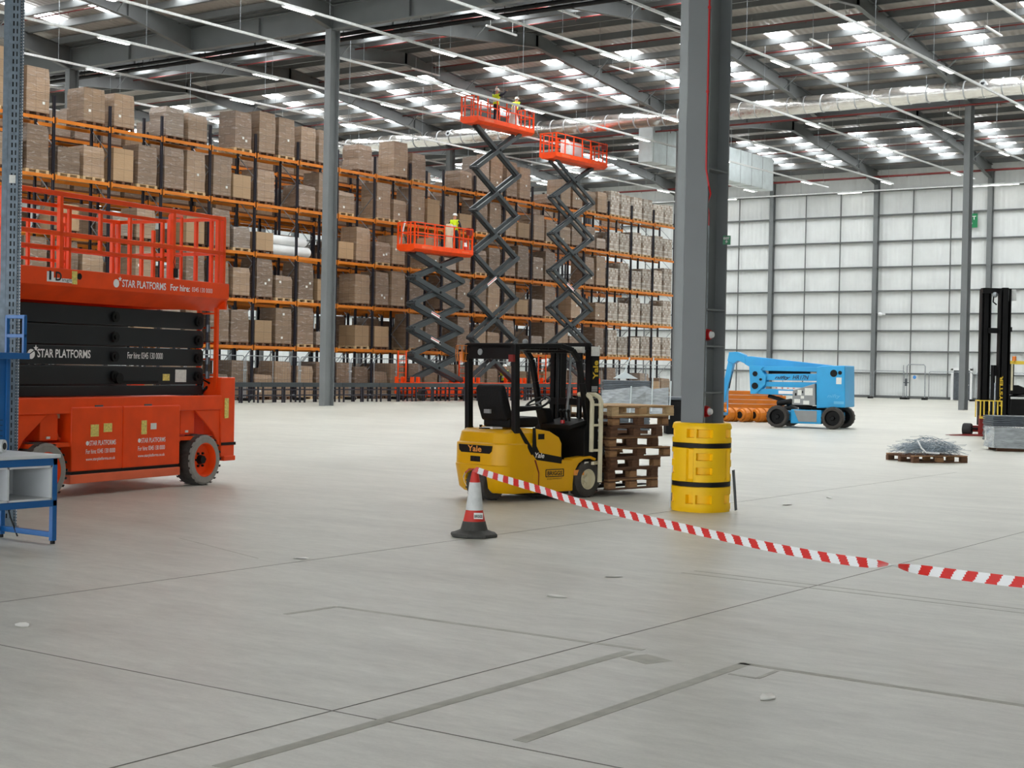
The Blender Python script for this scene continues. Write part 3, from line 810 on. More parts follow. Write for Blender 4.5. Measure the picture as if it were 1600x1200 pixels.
for k, (x0, x1) in enumerate(((0.47, 1.385), (1.395, 2.52))):
    b = MB(); b.box((x0, 0.08, 0.31), (x1, 0.6, 1.1)); o = b.build('side_cabinet', 'red_lift', NL, bevel=0.014)
    xs = 0.72 if k == 0 else 1.68; z = 0.62 if k == 0 else 0.62
    lettering('STAR PLATFORMS', o, (xs + 0.06, 0.077, z), (1, 0, 0), (0, 0, 1), 0.48, 0.062, 'letter_white', bold=0.01)
    lettering('For hire: 0345 130 0000', o, (xs, 0.077, z - 0.1), (1, 0, 0), (0, 0, 1), 0.53, 0.058, 'letter_white', bold=0.01)
    lettering('www.starplatforms.co.uk', o, (xs, 0.077, z - 0.185), (1, 0, 0), (0, 0, 1), 0.53, 0.05, 'letter_white', bold=0.01)
    b = MB(); b.cyl((xs + 0.025, 0.078, z + 0.03), (xs + 0.025, 0.0765, z + 0.03), 0.028, n=14); b.build('logo', 'letter_white', o)
    for a0, a1, c0, c1, mm in (((0.08, 0.22, 0.73, 0.88, 'sticker_yellow'), (0.31, 0.46, 0.78, 0.89, 'sticker_yellow')) if k == 0 else ((0.06, 0.16, 0.73, 0.91, 'sticker_yellow'), (0.24, 0.35, 0.79, 0.87, 'sticker_white'))):
        b = MB(); b.box((xs + a0, 0.072, c0), (xs + a1, 0.079, c1)); b.build('sticker', mm, o)
    b = MB(); b.box((x0 + 0.42, 0.09, 1.1), (x0 + 0.56, 0.16, 1.12)); b.cyl((x0 + 0.45, 0.12, 1.11), (x0 + 0.53, 0.12, 1.11), 0.02, n=8); b.build('latch', 'tray_dark', o)
b = MB(); b.box((0.45, 0.075, 0.16), (2.53, 0.6, 0.27)); b.build('skirt', 'red_pale', NL, bevel=0.01)
b = MB(); b.box((0.5, 0.1, 0.268), (2.51, 0.55, 0.312)); b.build('gap_shade', 'black', NL)  # black strip stands in for the shaded gap between cabinets and skirt
# folded scissor pack: six beams lying on one another on each side
for s, y in ((0, 0.34), (1, W - 0.46)):
    for k in range(5):
        z0 = 1.225 + 0.225 * k if k else 1.225
        z0 = [1.225, 1.37, 1.62, 1.87, 2.13][k]; z1 = [1.355, 1.605, 1.855, 2.115, 2.36][k]
        b = MB(); b.prism([(-0.4, z0), (3.28, z0), (3.32, z0 + 0.03), (3.32, z1 - 0.03), (3.28, z1), (-0.4, z1)], y, y + 0.12, 'y')
        o = b.build('scissor_arm', 'lift_grey', NL, bevel=0.008)
        if k:
            for x in (1.49, 3.18):
                b = MB(); b.cyl((x, y + (0 if s == 0 else 0.12), z0 + 0.11), (x, y + (-0.035 if s == 0 else 0.155), z0 + 0.11), 0.068, n=18); b.cyl((x, y - 0.03, z0 + 0.11), (x, y - 0.05, z0 + 0.11), 0.03, n=6); b.build('pivot_pin', 'black', o)
        if s == 0 and k == 2:
            lettering('STAR PLATFORMS', o, (0.14, y - 0.004, z0 + 0.085), (1, 0, 0.0), (0, 0, 1), 0.92, 0.105, 'letter_white', bold=0.02)
            b = MB(); b.cyl((0.04, y - 0.001, z0 + 0.12), (0.04, y - 0.004, z0 + 0.12), 0.06, n=20)
            c = (0.115, z0 + 0.19); pts = []
            for i in range(10): a = math.pi / 2 + math.pi * i / 5; r = 0.042 if i % 2 == 0 else 0.017; pts.append((c[0] + r * math.cos(a), c[1] + r * math.sin(a)))
            b.prism(pts, y - 0.001, y - 0.004, 'y'); b.build('logo', 'letter_white', o)
            b = MB(); b.bar((-0.02, y - 0.0045, z0 + 0.1), (0.1, y - 0.0045, z0 + 0.17), 0.001, 0.012, 0, (0, 0, 1)); b.build('logo', 'lift_grey', o)
        if s == 0 and k == 2: lettering('For hire: 0345 130 0000', o, (1.75, y - 0.004, z0 + 0.09), (1, 0, 0), (0, 0, 1), 0.7, 0.085, 'letter_white', bold=0.008)
        if s == 0 and k == 1:
            b = MB(); b.box((2.72, y - 0.004, z0 + 0.03), (2.95, y, z0 + 0.2)); b.build('notice', 'sticker_white', o); b = MB(); b.box((2.46, y - 0.004, z0 + 0.05), (2.6, y, z0 + 0.14)); b.build('notice', 'sticker_yellow', o)
            b = MB(); b.box((1.6, y - 0.02, z0 + 0.02), (2.35, y - 0.001, z0 + 0.05)); b.cyl((1.55, y, z0 + 0.08), (1.55, y - 0.06, z0 + 0.08), 0.07, n=16); b.build('lock_bar', 'black', o)
for k in range(3):
    b = MB(); b.cyl((0.2 + k, 0.46, 1.5 + 0.22 * k), (0.2 + k, W - 0.46, 1.5 + 0.22 * k), 0.05, n=10); b.build('cross_tube', 'lift_grey', NL)
# platform
PX0, PX1 = -0.46, 3.55
b = MB()
for y0, y1, yi in ((0.09, 0.12, 0.34), (W - 0.09, W - 0.12, W - 0.34)):
    b.prism([(y0, 2.57), (y0, 2.78), (y1, 2.78), (y1, 2.575), (yi, 2.41), (yi, 2.39)] if y0 < 1 else [(y1, 2.575), (y1, 2.78), (y0, 2.78), (y0, 2.57), (yi, 2.39), (yi, 2.41)], PX0, PX1, 'x')
b.box((PX0, 0.12, 2.56), (PX1, W - 0.12, 2.6)); b.box((PX0, 0.12, 2.42), (PX0 + 0.04, W - 0.12, 2.78)); b.box((PX1 - 0.04, 0.12, 2.42), (PX1, W - 0.12, 2.78))
for x in (0.3, 0.55, 1.5, 1.7, 2.8, 3.0): b.prism([(0.1, 2.56), (0.34, 2.42), (0.34, 2.56)], x, x + 0.02, 'x')
pl = b.build('platform', 'red_lift', NL, bevel=0.006)
lettering('STAR PLATFORMS', pl, (1.34, 0.085, 2.62), (1, 0, 0), (0, 0, 1), 0.85, 0.095, 'letter_white', bold=0.02)
lettering('For hire:', pl, (2.28, 0.085, 2.625), (1, 0, 0), (0, 0, 1), 0.4, 0.085, 'letter_white', bold=0.02)
lettering('0345 130 0000', pl, (2.73, 0.085, 2.63), (1, 0, 0), (0, 0, 1), 0.44, 0.062, 'letter_white')
b = MB(); b.cyl((1.23, 0.089, 2.655), (1.23, 0.084, 2.655), 0.052, n=18); c = (1.3, 2.715); pts = []
for i in range(10): a = math.pi / 2 + math.pi * i / 5; r = 0.035 if i % 2 == 0 else 0.014; pts.append((c[0] + r * math.cos(a), c[1] + r * math.sin(a)))
b.prism(pts, 0.089, 0.084, 'y'); b.build('logo', 'letter_white', pl)
b = MB(); b.box((0.02, 0.085, 2.61), (0.13, 0.089, 2.73), 0); b.box((0.055, 0.08, 2.63), (0.085, 0.087, 2.74), 1); b.box((0.13, 0.085, 2.61), (0.45, 0.089, 2.66)); b.build('logo', ['letter_white', 'letter_black'], pl)
lettering('D', pl, (0.16, 0.083, 2.63), (1, 0, 0), (0, 0, 1), None, 0.11, 'letter_black', bold=0.03)
lettering('ingli', pl, (0.27, 0.083, 2.625), (1, 0, 0), (0, 0, 1), 0.16, 0.05, 'letter_black')
b = MB(); b.box((0.44, 0.084, 2.6), (0.53, 0.089, 2.76)); b.build('sticker', 'sticker_yellow', pl)
b = MB(); b.cyl((0.57, 0.095, 2.7), (0.57, 0.084, 2.7), 0.04, n=14); b.build('socket', 'black', pl)
def rails(name, runs, r=0.024):
    b = MB()
    for p, q in runs: b.bar(p, q, r * 2, r * 2)
    return b.build(name, 'red_lift', NL, bevel=0.006)
for s, y in ((0, 0.13), (1, W - 0.13)):
    T, M_ = 3.68, 3.2
    runs = [((PX0, y, T), (PX1 - 0.08, y, T)), ((PX0, y, M_), (PX1 - 0.08, y, M_)), ((PX0 + 0.02, y, 2.78), (PX0 + 0.02, y, T)), ((0.27, y, 2.78), (0.27, y, T)), ((2.37, y, 2.78), (2.37, y, T)), ((PX1 - 0.1, y, 2.78), (PX1 - 0.1, y, T)), ((PX1 - 0.22, y, 2.78), (PX1 - 0.22, y, T))]
    rails('guard_rail', runs, 0.028)
    y += 0.07 if s == 0 else -0.07
    runs = [((PX0, y, 3.54), (2.3, y, 3.54)), ((PX0, y, 3.03), (2.3, y, 3.03)), ((0.5, y, 2.78), (0.5, y, 3.54)), ((1.05, y, 3.03), (1.05, y, 3.54)), ((1.6, y, 2.78), (1.6, y, 3.54)), ((2.06, y, 2.78), (2.06, y, 3.4)), ((2.24, y, 2.78), (2.24, y, 3.54))]
    rails('extension_rail', runs, 0.022)
for x in (PX0 + 0.02, PX1 - 0.08):
    runs = [((x, 0.13, z), (x, W - 0.13, z)) for z in (3.68, 3.2)] + [((x, y, 2.78), (x, y, 3.68)) for y in (0.35, 0.62, 1.1, 1.6)]
    rails('end_rail', runs, 0.024)
rails('gate', [((2.44, 0.24, 3.64), (3.0, 0.5, 3.68)), ((2.44, 0.24, 3.1), (3.0, 0.5, 3.14)), ((3.0, 0.5, 2.78), (3.0, 0.5, 3.68)), ((2.44, 0.24, 2.78), (2.44, 0.24, 3.64))], 0.018)
b = MB(); b.box((2.36, 0.09, 2.8), (2.44, 0.13, 2.92)); b.tube([(2.4, 0.11, 2.9), (2.36, 0.11, 3.0), (2.38, 0.11, 3.08)], 0.012, 6); b.build('gate_latch', 'black', NL)
b = MB()
for y in (0.2, 0.5): b.bar((3.42, y, 1.3), (3.42, y, 2.44), 0.05, 0.05)
for z in (1.5, 1.72, 1.94, 2.16, 2.36): b.bar((3.42, 0.2, z), (3.42, 0.5, z), 0.025, 0.025)
b.build('ladder', 'red_lift', NL)
b = MB()
for z in (1.45, 1.65, 1.85, 2.1): b.cyl((3.34, 0.28, z), (3.34, 0.28, z + 0.1), 0.03, n=8)
b.build('chain_guide', 'tray_dark', NL)

# ================================================================ SCISSOR LIFTS RAISED BEFORE THE RACKING
def far_lift(loc, length, stages, zb, zt, label, ext=0.0, sticker=(), flip=False, th=0.2):
    root = empty('scissor_lift', label, 'scissor lift', loc, 0, 'orange scissor lifts')
    w = 1.1; hx = w / 2; L = length
    b = MB(); b.box((-hx, 0.05, 0.42), (hx, L - 0.05, 0.85)); b.box((-hx - 0.02, 0.4, 0.2), (hx + 0.02, L - 0.4, 0.42))
    for y in (-0.12, 0.32, L - 0.42, L - 0.02):
        for x in (-hx, hx - 0.16): b.box((x, y, 0.3), (x + 0.16, y + 0.14, 1.12))
    b.build('chassis', 'red_lift', root, bevel=0.02)
    for x in (-hx - 0.06, hx + 0.06):
        for y in (0.55, L - 0.55): wheel(root, (x, y, 0.3), 0.3, 0.24, 'rubber', 'red_lift', n=18).rotation_euler.z = R(90)
    b = MB()
    for x in (-0.36, 0.12): b.bar((x, -0.1, 0.6), (x, -0.1, 2.35), 0.05, 0.05)
    for k in range(6): b.bar((-0.36, -0.1, 0.75 + 0.28 * k), (0.12, -0.1, 0.75 + 0.28 * k), 0.03, 0.03)
    b.build('ladder', 'red_lift', root)
    b = MB(); b.box((hx, 1.2, 0.55), (hx + 0.01, 1.7, 0.75)); b.build('sticker', 'sticker_white', root)
    y0, y1 = 0.35, L - 0.35; dz = (zt - zb) / stages
    for k in range(stages):
        z0, z1 = zb + dz * k, zb + dz * (k + 1)
        for side in (-1, 1):
            xo, xi = side * 0.22, side * 0.1
            za, zc = (z1, z0) if flip else (z0, z1)
            b = MB(); b.bar((xo, y0, za), (xo, y1, zc), 0.1, th); o1 = b.build('scissor_arm', 'arm_grey', root, bevel=0.012)
            b = MB(); b.bar((xi, y1, za), (xi, y0, zc), 0.1, th); o2 = b.build('scissor_arm', 'arm_grey', root, bevel=0.012)
            if side == 1:
                b = MB(); b.cyl((xi, (y0 + y1) / 2, (z0 + z1) / 2), (xo + 0.08, (y0 + y1) / 2, (z0 + z1) / 2), 0.06, n=10); b.build('pivot_pin', 'black', o1)
                if k in sticker:
                    p = Vector((xo + 0.053, y0, za)) + Vector((0, y1 - y0, zc - za)) * (0.32 if flip else 0.26); q = Vector((xo + 0.053, y0, za)) + Vector((0, y1 - y0, zc - za)) * (0.52 if flip else 0.46)
                    b = MB(); b.bar(p, q, 0.006, 0.13, 0); b.bar(p + Vector((0.004, 0, 0.02)), q + Vector((0.004, 0, 0.02)), 0.004, 0.04, 1); b.build('label_plate', ['letter_white', 'red_signal'], o1)
        for y, z in ((y0, z0), (y1, z0)):
            b = MB(); b.cyl((-0.27, y, z), (0.27, y, z), 0.06, n=10); b.build('cross_tube', 'arm_grey', root)
    p0, p1 = -0.15 , L - 0.05 + ext
    b = MB(); b.prism([(-hx, 0.12), (-hx, 0.34), (hx, 0.34), (hx, 0.12), (hx - 0.2, 0), (-hx + 0.2, 0)], p0, p1, 'y'); 
    b.v = [(x, y, z + zt) for x, y, z in b.v]
    pl = b.build('platform', 'red_lift', root, bevel=0.01)
    b = MB(); b.box((hx, 0.4, zt + 0.16), (hx + 0.006, 1.2, zt + 0.28)); b.build('sticker', 'red_pale', pl)
    b = MB(); b.box((hx, L - 1.0, zt + 0.18), (hx + 0.006, L - 0.4, zt + 0.24)); b.build('sticker', 'red_pale', pl)
    zf = zt + 0.34
    for x in (-hx + 0.03, hx - 0.03):
        b = MB()
        for z in (zf + 0.55, zf + 1.02): b.bar((x, p0 + 0.03, z), (x, p1 - 0.03, z), 0.045, 0.045)
        n = 6
        for i in range(n + 1): y = p0 + 0.05 + (p1 - p0 - 0.1) * i / n; b.bar((x, y, zf), (x, y, zf + 1.02), 0.05 if i % 2 == 0 else 0.035, 0.05)
        b.build('guard_rail', 'red_lift', root)
    for y in (p0 + 0.05, p1 - 0.05):
        b = MB()
        for z in (zf + 0.55, zf + 1.02): b.bar((-hx, y, z), (hx, y, z), 0.045, 0.045)
        for x in (-hx + 0.06, -hx + 0.25, hx - 0.3, hx - 0.06): b.bar((x, y, zf), (x, y, zf + 1.02), 0.06, 0.05)
        b.build('end_rail', 'red_lift', root)
    b = MB(); b.box((hx - 0.25, p1 - 0.3, zf + 0.75), (hx - 0.02, p1 - 0.05, zf + 1.1)); b.build('control_box', 'red_dark', root)
    return root, zf
LX = -45.4
far_lift((LX, 55.15, 0), 4.5, 5, 0.95, 7.05, 'partly raised orange scissor lift, lowest of the three before the racking', sticker={2: 1, 1: 1}, flip=True, th=0.25)
far_lift((LX, 59.9, 0), 4.4, 6, 0.95, 13.75, 'fully raised orange scissor lift with two workers, middle of three before racking', ext=0.45, sticker={2: 1})
far_lift((LX, 66.9, 0), 4.6, 6, 0.95, 12.85, 'highly raised orange scissor lift without anyone on it, below the silver duct', ext=0.5, sticker={2: 1}, flip=True)
# things carried on the platforms
b = MB(); b.bar((LX - 0.45, 55.12, 7.42), (LX - 0.3, 55.3, 8.5), 0.3, 0.03); tag(b.build('white_board', 'white'), 'narrow white board leaning at the end of the lowest raised lift platform', 'board')
b = MB(); b.lathe([(0.0, 0), (0.2, 0), (0.17, 0.5), (0.24, 0.85), (0.16, 1.2), (0, 1.22)], (LX + 0.1, 58.2, 7.39), 14); tag(b.build('material_roll', 'cream', smooth='auto'), 'cream roll of sheeting standing next to the worker on the lowest raised lift', 'roll')
b = MB(); b.box((LX - 0.3, 56.2, 7.39), (LX + 0.2, 56.8, 7.75)); tag(b.build('carton', 'carton_c', bevel=0.01), 'brown carton on the platform of the lowest raised lift', 'carton')
def mini_cone(loc, label):
    root = empty('traffic_cone', label, 'traffic cone', loc, 0, 'traffic cones')
    b = MB(); b.box((-0.16, -0.16, 0), (0.16, 0.16, 0.03)); b.build('base', 'red_cone', root)
    b = MB(); b.lathe([(0.12, 0.03), (0.1, 0.15), (0.06, 0.35), (0.03, 0.5), (0.0, 0.5)], n=14, ms=[0, 1, 0, 0]); b.build('cone_body', ['red_cone', 'white'], root)
mini_cone((LX + 0.45, 59.05, 7.39), 'small white-banded cone by the railing on the lowest raised lift platform')
b = MB(); b.lathe([(0, 0), (0.26, 0), (0.25, 0.3), (0.12, 0.75), (0.05, 1.05), (0, 1.06)], (LX + 0.3, 63.15, 14.09), 12); tag(b.build('white_sack', 'white_worn', smooth='auto'), 'white sack standing between the two workers on the highest lift', 'sack')
b = MB(); b.box((LX - 0.35, 68.5, 13.2), (LX - 0.2, 70.6, 14.1)); tag(b.build('grey_panel', 'board_grey', bevel=0.01), 'pale grey panel standing on the raised lift platform below the silver duct', 'panel')
b = MB(); b.lathe([(0, 0), (0.3, 0), (0.33, 0.3), (0.2, 0.7), (0.1, 0.85), (0, 0.86)], (LX + 0.3, 68.1, 13.19), 12); tag(b.build('white_sack', 'white_worn', smooth='auto'), 'white sack standing on the raised lift platform below the silver duct', 'sack')

# ================================================================ PEOPLE
def person(loc, rz, label, pose):
    """one skinned body; clothing regions are faces of it, vest and helmet are children"""
    J = dict(pel=(0, 0, .95), wai=(0, 0, 1.1), che=(0, 0.01, 1.32), nec=(0, 0, 1.5), hed=(0, .02, 1.6), top=(0, .01, 1.74), nose=(0, .115, 1.62),
             hl=(-.1, 0, .9), kl=(-.11, .02, .5), al=(-.12, -.02, .1), tl=(-.13, .15, .04), hr=(.1, 0, .9), kr=(.11, .02, .5), ar=(.12, -.02, .1), tr=(.13, .15, .04),
             sl=(-.19, 0, 1.43), el=(-.26, -.02, 1.15), wl=(-.26, .1, .92), sr=(.19, 0, 1.43), er=(.26, -.02, 1.15), wr=(.26, .1, .92))
    J.update(pose)
    E_ = [('pel', 'wai'), ('wai', 'che'), ('che', 'nec'), ('nec', 'hed'), ('hed', 'top'), ('hed', 'nose'), ('pel', 'hl'), ('hl', 'kl'), ('kl', 'al'), ('al', 'tl'), ('pel', 'hr'), ('hr', 'kr'), ('kr', 'ar'), ('ar', 'tr'), ('che', 'sl'), ('sl', 'el'), ('el', 'wl'), ('che', 'sr'), ('sr', 'er'), ('er', 'wr')]
    RAD = dict(pel=.15, wai=.135, che=.155, nec=.06, hed=.085, top=.075, nose=.018, hl=.1, kl=.07, al=.05, tl=.045, hr=.1, kr=.07, ar=.05, tr=.045, sl=.085, el=.055, wl=.036, sr=.085, er=.055, wr=.036)
    for s, w_, e_ in (('l', 'wl', 'el'), ('r', 'wr', 'er')):
        W_ = Vector(J[w_]); d = (W_ - Vector(J[e_])).normalized(); side = d.cross(Vector((0, 1, 0.3))).normalized(); bend = side.cross(d).normalized()
        J['p' + s] = tuple(W_ + d * .07); RAD['p' + s] = .03; E_.append((w_, 'p' + s))
        for i, (o, ln) in enumerate(((-.032, .07), (-.011, .082), (.011, .078), (.032, .06))):
            a, c = 'f%s%da' % (s, i), 'f%s%db' % (s, i)
            J[a] = tuple(W_ + d * (.085 + ln * .5) + side * o); J[c] = tuple(W_ + d * (.085 + ln) + side * o * 1.1 + bend * .02)
            RAD[a], RAD[c] = .0095, .0085; E_ += [('p' + s, a), (a, c)]
        J['th' + s] = tuple(W_ + d * .07 + side * -.06 + bend * .02); RAD['th' + s] = .011; E_.append((w_, 'th' + s))
    keys = ['pel'] + [k for k in J if k != 'pel']; ix = {k: i for i, k in enumerate(keys)}
    me = bpy.data.meshes.new('body'); me.from_pydata([J[k] for k in keys], [(ix[a], ix[c]) for a, c in E_], [])
    o = bpy.data.objects.new('body', me); COL.objects.link(o)
    sk = o.modifiers.new('skin', 'SKIN'); sk.use_smooth_shade = True
    for i, k in enumerate(keys):
        v = me.skin_vertices[0].data[i]; r = RAD[k]
        v.radius = (r, r * (0.72 if k in ('pel', 'wai', 'che') else 1)); v.use_root = (i == 0)
    ss = o.modifiers.new('sub', 'SUBSURF'); ss.levels = 1; ss.render_levels = 1
    dg = bpy.context.evaluated_depsgraph_get(); dg.update()
    em = bpy.data.meshes.new_from_object(o.evaluated_get(dg)); bpy.data.objects.remove(o)
    for m in ('skin', 'navy_cloth', 'black_soft', 'hi_vis', 'reflective'): em.materials.append(MATS[m])
    hz = Vector(J['hed']); nz = Vector(J['nec'])
    vest = []
    for p in em.polygons:
        c = p.center
        if (c - hz).length < 0.2 and c.z > nz.z - 0.02 or min((c - Vector(J['p' + s])).length for s in 'lr') < 0.09: p.material_index = 0
        elif c.z < 0.13: p.material_index = 2
        else: p.material_index = 1
        torso = Vector(J['wai']).z - 0.12 < c.z < nz.z and min((c - Vector(J[k])).length for k in ('che', 'wai', 'nec')) < 0.23
        if torso and p.material_index == 1: vest.append(p.index)
        p.use_smooth = True
    root = empty('person', label, 'person', loc, rz)
    bo = bpy.data.objects.new('body', em); COL.objects.link(bo); bo.parent = root
    # vest: the torso skin lifted off by 2 cm
    used = {}; vs = []; fs = []; ms = []
    for i in vest:
        p = em.polygons[i]; f = []
        for vi in p.vertices:
            if vi not in used: used[vi] = len(vs); v = em.vertices[vi]; vs.append(tuple(v.co + v.normal * 0.022))
            f.append(used[vi])
        fs.append(f); z = p.center.z - Vector(J['wai']).z
        ms.append(1 if 0.02 < z < 0.07 else 0)
    b = MB()
    if fs:
        b.add(vs, fs); b.m = ms
        o = b.build('hi_vis_vest', ['hi_vis', 'reflective'], root, smooth=True); s = o.modifiers.new('thick', 'SOLIDIFY'); s.thickness = 0.008
    h = Vector(J['top'])
    b = MB(); hc = h + Vector((0, 0, -0.03)); n = 16
    b.lathe([(0.145, -0.01), (0.115, 0.0), (0.11, 0.04), (0.085, 0.085), (0.04, 0.105), (0.0, 0.11)], hc, n); b.box((hc.x - 0.07, hc.y + 0.09, hc.z - 0.012), (hc.x + 0.07, hc.y + 0.175, hc.z + 0.0))
    b.build('helmet', 'helmet_white', root, smooth='auto')
    b = MB()
    for s in (-1, 1): b.sphere(hz + Vector((s * 0.034, 0.088, 0.035)), 0.011, 8)
    b.build('eye', 'black', root)
    b = MB()
    for s in (-1, 1): b.sphere(hz + Vector((s * 0.092, -0.01, 0.0)), 0.022, 8)
    b.box((hz.x - 0.025, hz.y + 0.078, hz.z - 0.05), (hz.x + 0.025, hz.y + 0.09, hz.z - 0.042)); b.build('ear', 'skin', root)
    return root
person((LX - 0.15, 58.95, 7.39), R(20), 'person in white helmet and yellow vest seen from behind on the lowest raised lift', dict(wl=(-.3, .16, 1.0), wr=(.28, .2, 1.02), el=(-.3, -.04, 1.16), er=(.3, -.02, 1.18)))
person((LX - 0.2, 62.3, 14.09), R(-10), 'person in yellow vest and white helmet reaching up, on the highest raised lift', dict(el=(-.36, .1, 1.62), wl=(-.3, .22, 1.84), er=(.34, .18, 1.5), wr=(.3, .38, 1.68), hed=(0, .05, 1.6), top=(0, .04, 1.74)))
person((LX - 0.2, 63.9, 14.09), R(15), 'person in yellow vest bending forward at the far railing of the highest raised lift', dict(wai=(0, .06, 1.06), che=(0, .16, 1.24), nec=(0, .26, 1.39), hed=(0, .31, 1.47), top=(0, .33, 1.6), nose=(0, .42, 1.46), sl=(-.19, .22, 1.33), sr=(.19, .22, 1.33), el=(-.27, .38, 1.14), wl=(-.2, .5, 1.02), er=(.27, .38, 1.16), wr=(.2, .52, 1.06)))
person((-46.4, 64.6, 0), R(190), 'person in white helmet and yellow vest standing on the floor behind the lift base', dict(el=(-.3, .05, 1.18), wl=(-.2, .25, 1.15), er=(.3, .05, 1.18), wr=(.2, .25, 1.18)))
# ================================================================ YELLOW FORKLIFT
FK = empty('forklift', 'yellow and black electric forklift truck carrying a stack of wooden pallets', 'forklift', (-11.11, 16.80, 0), R(78.8))
HW = 0.5
def rrect(x0, x1, hw, r, n=5, front=False):
    """plan outline, rear corners rounded"""
    P = []
    for cx, cy, a0 in ((x0 + r, -hw + r, 180), (x0 + r, hw - r, 90)):
        pass
    P += [(x0 + r + r * math.cos(R(a)), -hw + r + r * math.sin(R(a))) for a in [270 - 90 * i / n for i in range(n + 1)]]
    P += [(x0 + r + r * math.cos(R(a)), hw - r + r * math.sin(R(a))) for a in [180 - 90 * i / n for i in range(n + 1)]]
    P += [(x1, hw), (x1, -hw)]
    return P
# rear counterweight body, lofted from plan outlines
def loft(levels, m=0):
    b = MB(); n = len(levels[0][1]); vs = []
    for z, poly in levels: vs += [(x, y, z) for x, y in poly]
    fs = []
    for k in range(len(levels) - 1):
        for i in range(n): fs.append((k * n + i, k * n + (i + 1) % n, (k + 1) * n + (i + 1) % n, (k + 1) * n + i))
    fs += [tuple(range(n - 1, -1, -1)), tuple(range((len(levels) - 1) * n, len(levels) * n))]
    return b.add(vs, fs, m)
body = loft([(0.1, rrect(-1.43, -0.98, HW - 0.04, 0.2)), (0.16, rrect(-1.5, -0.98, HW - 0.01, 0.22)), (0.45, rrect(-1.56, -0.98, HW, 0.22)), (0.455, rrect(-1.545, -0.98, HW, 0.22)), (0.72, rrect(-1.54, -0.98, HW, 0.22)), (0.735, rrect(-1.515, -0.98, HW - 0.015, 0.22)), (0.86, rrect(-1.49, -0.98, HW - 0.03, 0.22)), (0.9, rrect(-1.44, -0.98, HW - 0.07, 0.2))]).build('counterweight', 'yellow_truck', FK, bevel=0.012, smooth='auto')
cut = MB(); cut.prism([(-0.2, 0.0), (0.2, 0.0), (0.2, 0.3), (0.12, 0.4), (-0.12, 0.4), (-0.2, 0.3)], -1.8, -1.02, 'x'); cut = cut.build('cut', 'black')
cut.parent = FK; bo_ = body.modifiers.new('arch', 'BOOLEAN'); bo_.object = cut; bo_.operation = 'DIFFERENCE'; bo_.solver = 'EXACT'
bpy.context.view_layer.update(); dg = bpy.context.evaluated_depsgraph_get(); me_ = bpy.data.meshes.new_from_object(body.evaluated_get(dg)); body.modifiers.clear(); body.data = me_; bpy.data.objects.remove(cut)
# sign plate set in the rear face
b = MB(); b.prism([(-0.26, 0.6), (0.26, 0.6), (0.3, 0.63), (0.31, 0.7), (-0.31, 0.7), (-0.3, 0.63)], -1.56, -1.535, 'x'); b.box((-1.553, -0.09, 0.49), (-1.535, 0.09, 0.56)); b.cyl((-1.556, 0, 0.525), (-1.53, 0, 0.525), 0.035, n=14)
sp = b.build('sign_plate', 'black', body, bevel=0.006)
lettering('Yale', sp, (-1.5625, 0.13, 0.62), (0, -1, 0), (0, 0, 1), 0.26, 0.075, 'letter_orange', bold=0.02)
b = MB(); b.prism([(-1.5, -0.32), (-1.3, -0.32), (-1.3, 0.3), (-1.5, 0.3)], 0.725, 0.74, 'z'); b.box((-1.42, -0.05, 0.895), (-1.34, 0.08, 0.915)); b.build('panel_gap', 'black', body)
# battery hood and side panels
b = MB(); sidep = [(-1.0, 0.1), (-0.28, 0.1), (-0.28, 0.5), (-0.5, 0.5), (-0.5, 0.72), (-0.55, 0.8), (-0.72, 0.88), (-1.0, 0.92)]
b.prism(sidep, -HW, HW, 'y'); hood = b.build('side_panel', 'yellow_truck', FK, bevel=0.012)
b = MB(); fen = [(-0.29, 0.1), (-0.27, 0.3)] + [(0.275 * math.cos(R(a)), 0.24 + 0.275 * math.sin(R(a))) for a in (155, 130, 105, 80, 60)] + [(0.31 * math.cos(R(a)), 0.24 + 0.31 * math.sin(R(a))) for a in (60, 80, 105)] + [(-0.3, 0.52)]
for s in (-1, 1): lo, hi = sorted((s * HW, s * (HW - 0.16))); b.prism(fen, lo, hi, 'y')
b.box((-0.3, -0.32, 0.1), (0.0, 0.32, 0.4)); b.build('front_frame', 'yellow_truck', FK, bevel=0.01)
for s in (1, -1):
    y0, y1 = s * HW, s * (HW + 0.004); lo, hi = min(y0, y1), max(y0, y1)
    b = MB(); b.prism([(-1.03, 0.93), (-0.98, 0.93), (-0.96, 0.7), (-0.9, 0.61), (-0.5, 0.545), (-0.5, 0.46), (-0.95, 0.52), (-1.03, 0.6)], lo, hi, 'y'); band = b.build('side_band', 'black', hood)
    b = MB(); b.box((-0.93, lo, 0.78), (-0.82, hi, 0.85)); b.build('vent', 'black', hood)
    b = MB(); b.prism([(-0.99, 0.52), (-0.965, 0.52), (-0.9, 0.36), (-0.9, 0.12), (-0.915, 0.12), (-0.915, 0.35)], lo, hi, 'y'); b.build('panel_seam', 'red_dark', hood)
lettering('Yale', band, (-0.99, -HW - 0.006, 0.555), (1, 0, -0.08), (0.08, 0, 1), 0.17, 0.065, 'letter_white', bold=0.02, shear=0.2)
b = MB(); z0, z1 = 0.30, 0.39
for p, q in (((-0.78, z0), (-0.46, z0)), ((-0.78, z1), (-0.46, z1)), ((-0.78, z0), (-0.78, z1)), ((-0.46, z0), (-0.46, z1))): b.bar((p[0], -HW - 0.002, p[1]), (q[0], -HW - 0.002, q[1]), 0.004, 0.012, 0, (0, 0, 1) if p[1] == q[1] else (1, 0, 0))
fr_ = b.build('logo', 'letter_black', hood)
lettering('BRIGGS', fr_, (-0.755, -HW - 0.004, 0.318), (1, 0, 0), (0, 0, 1), 0.27, 0.055, 'letter_black', bold=0.03)
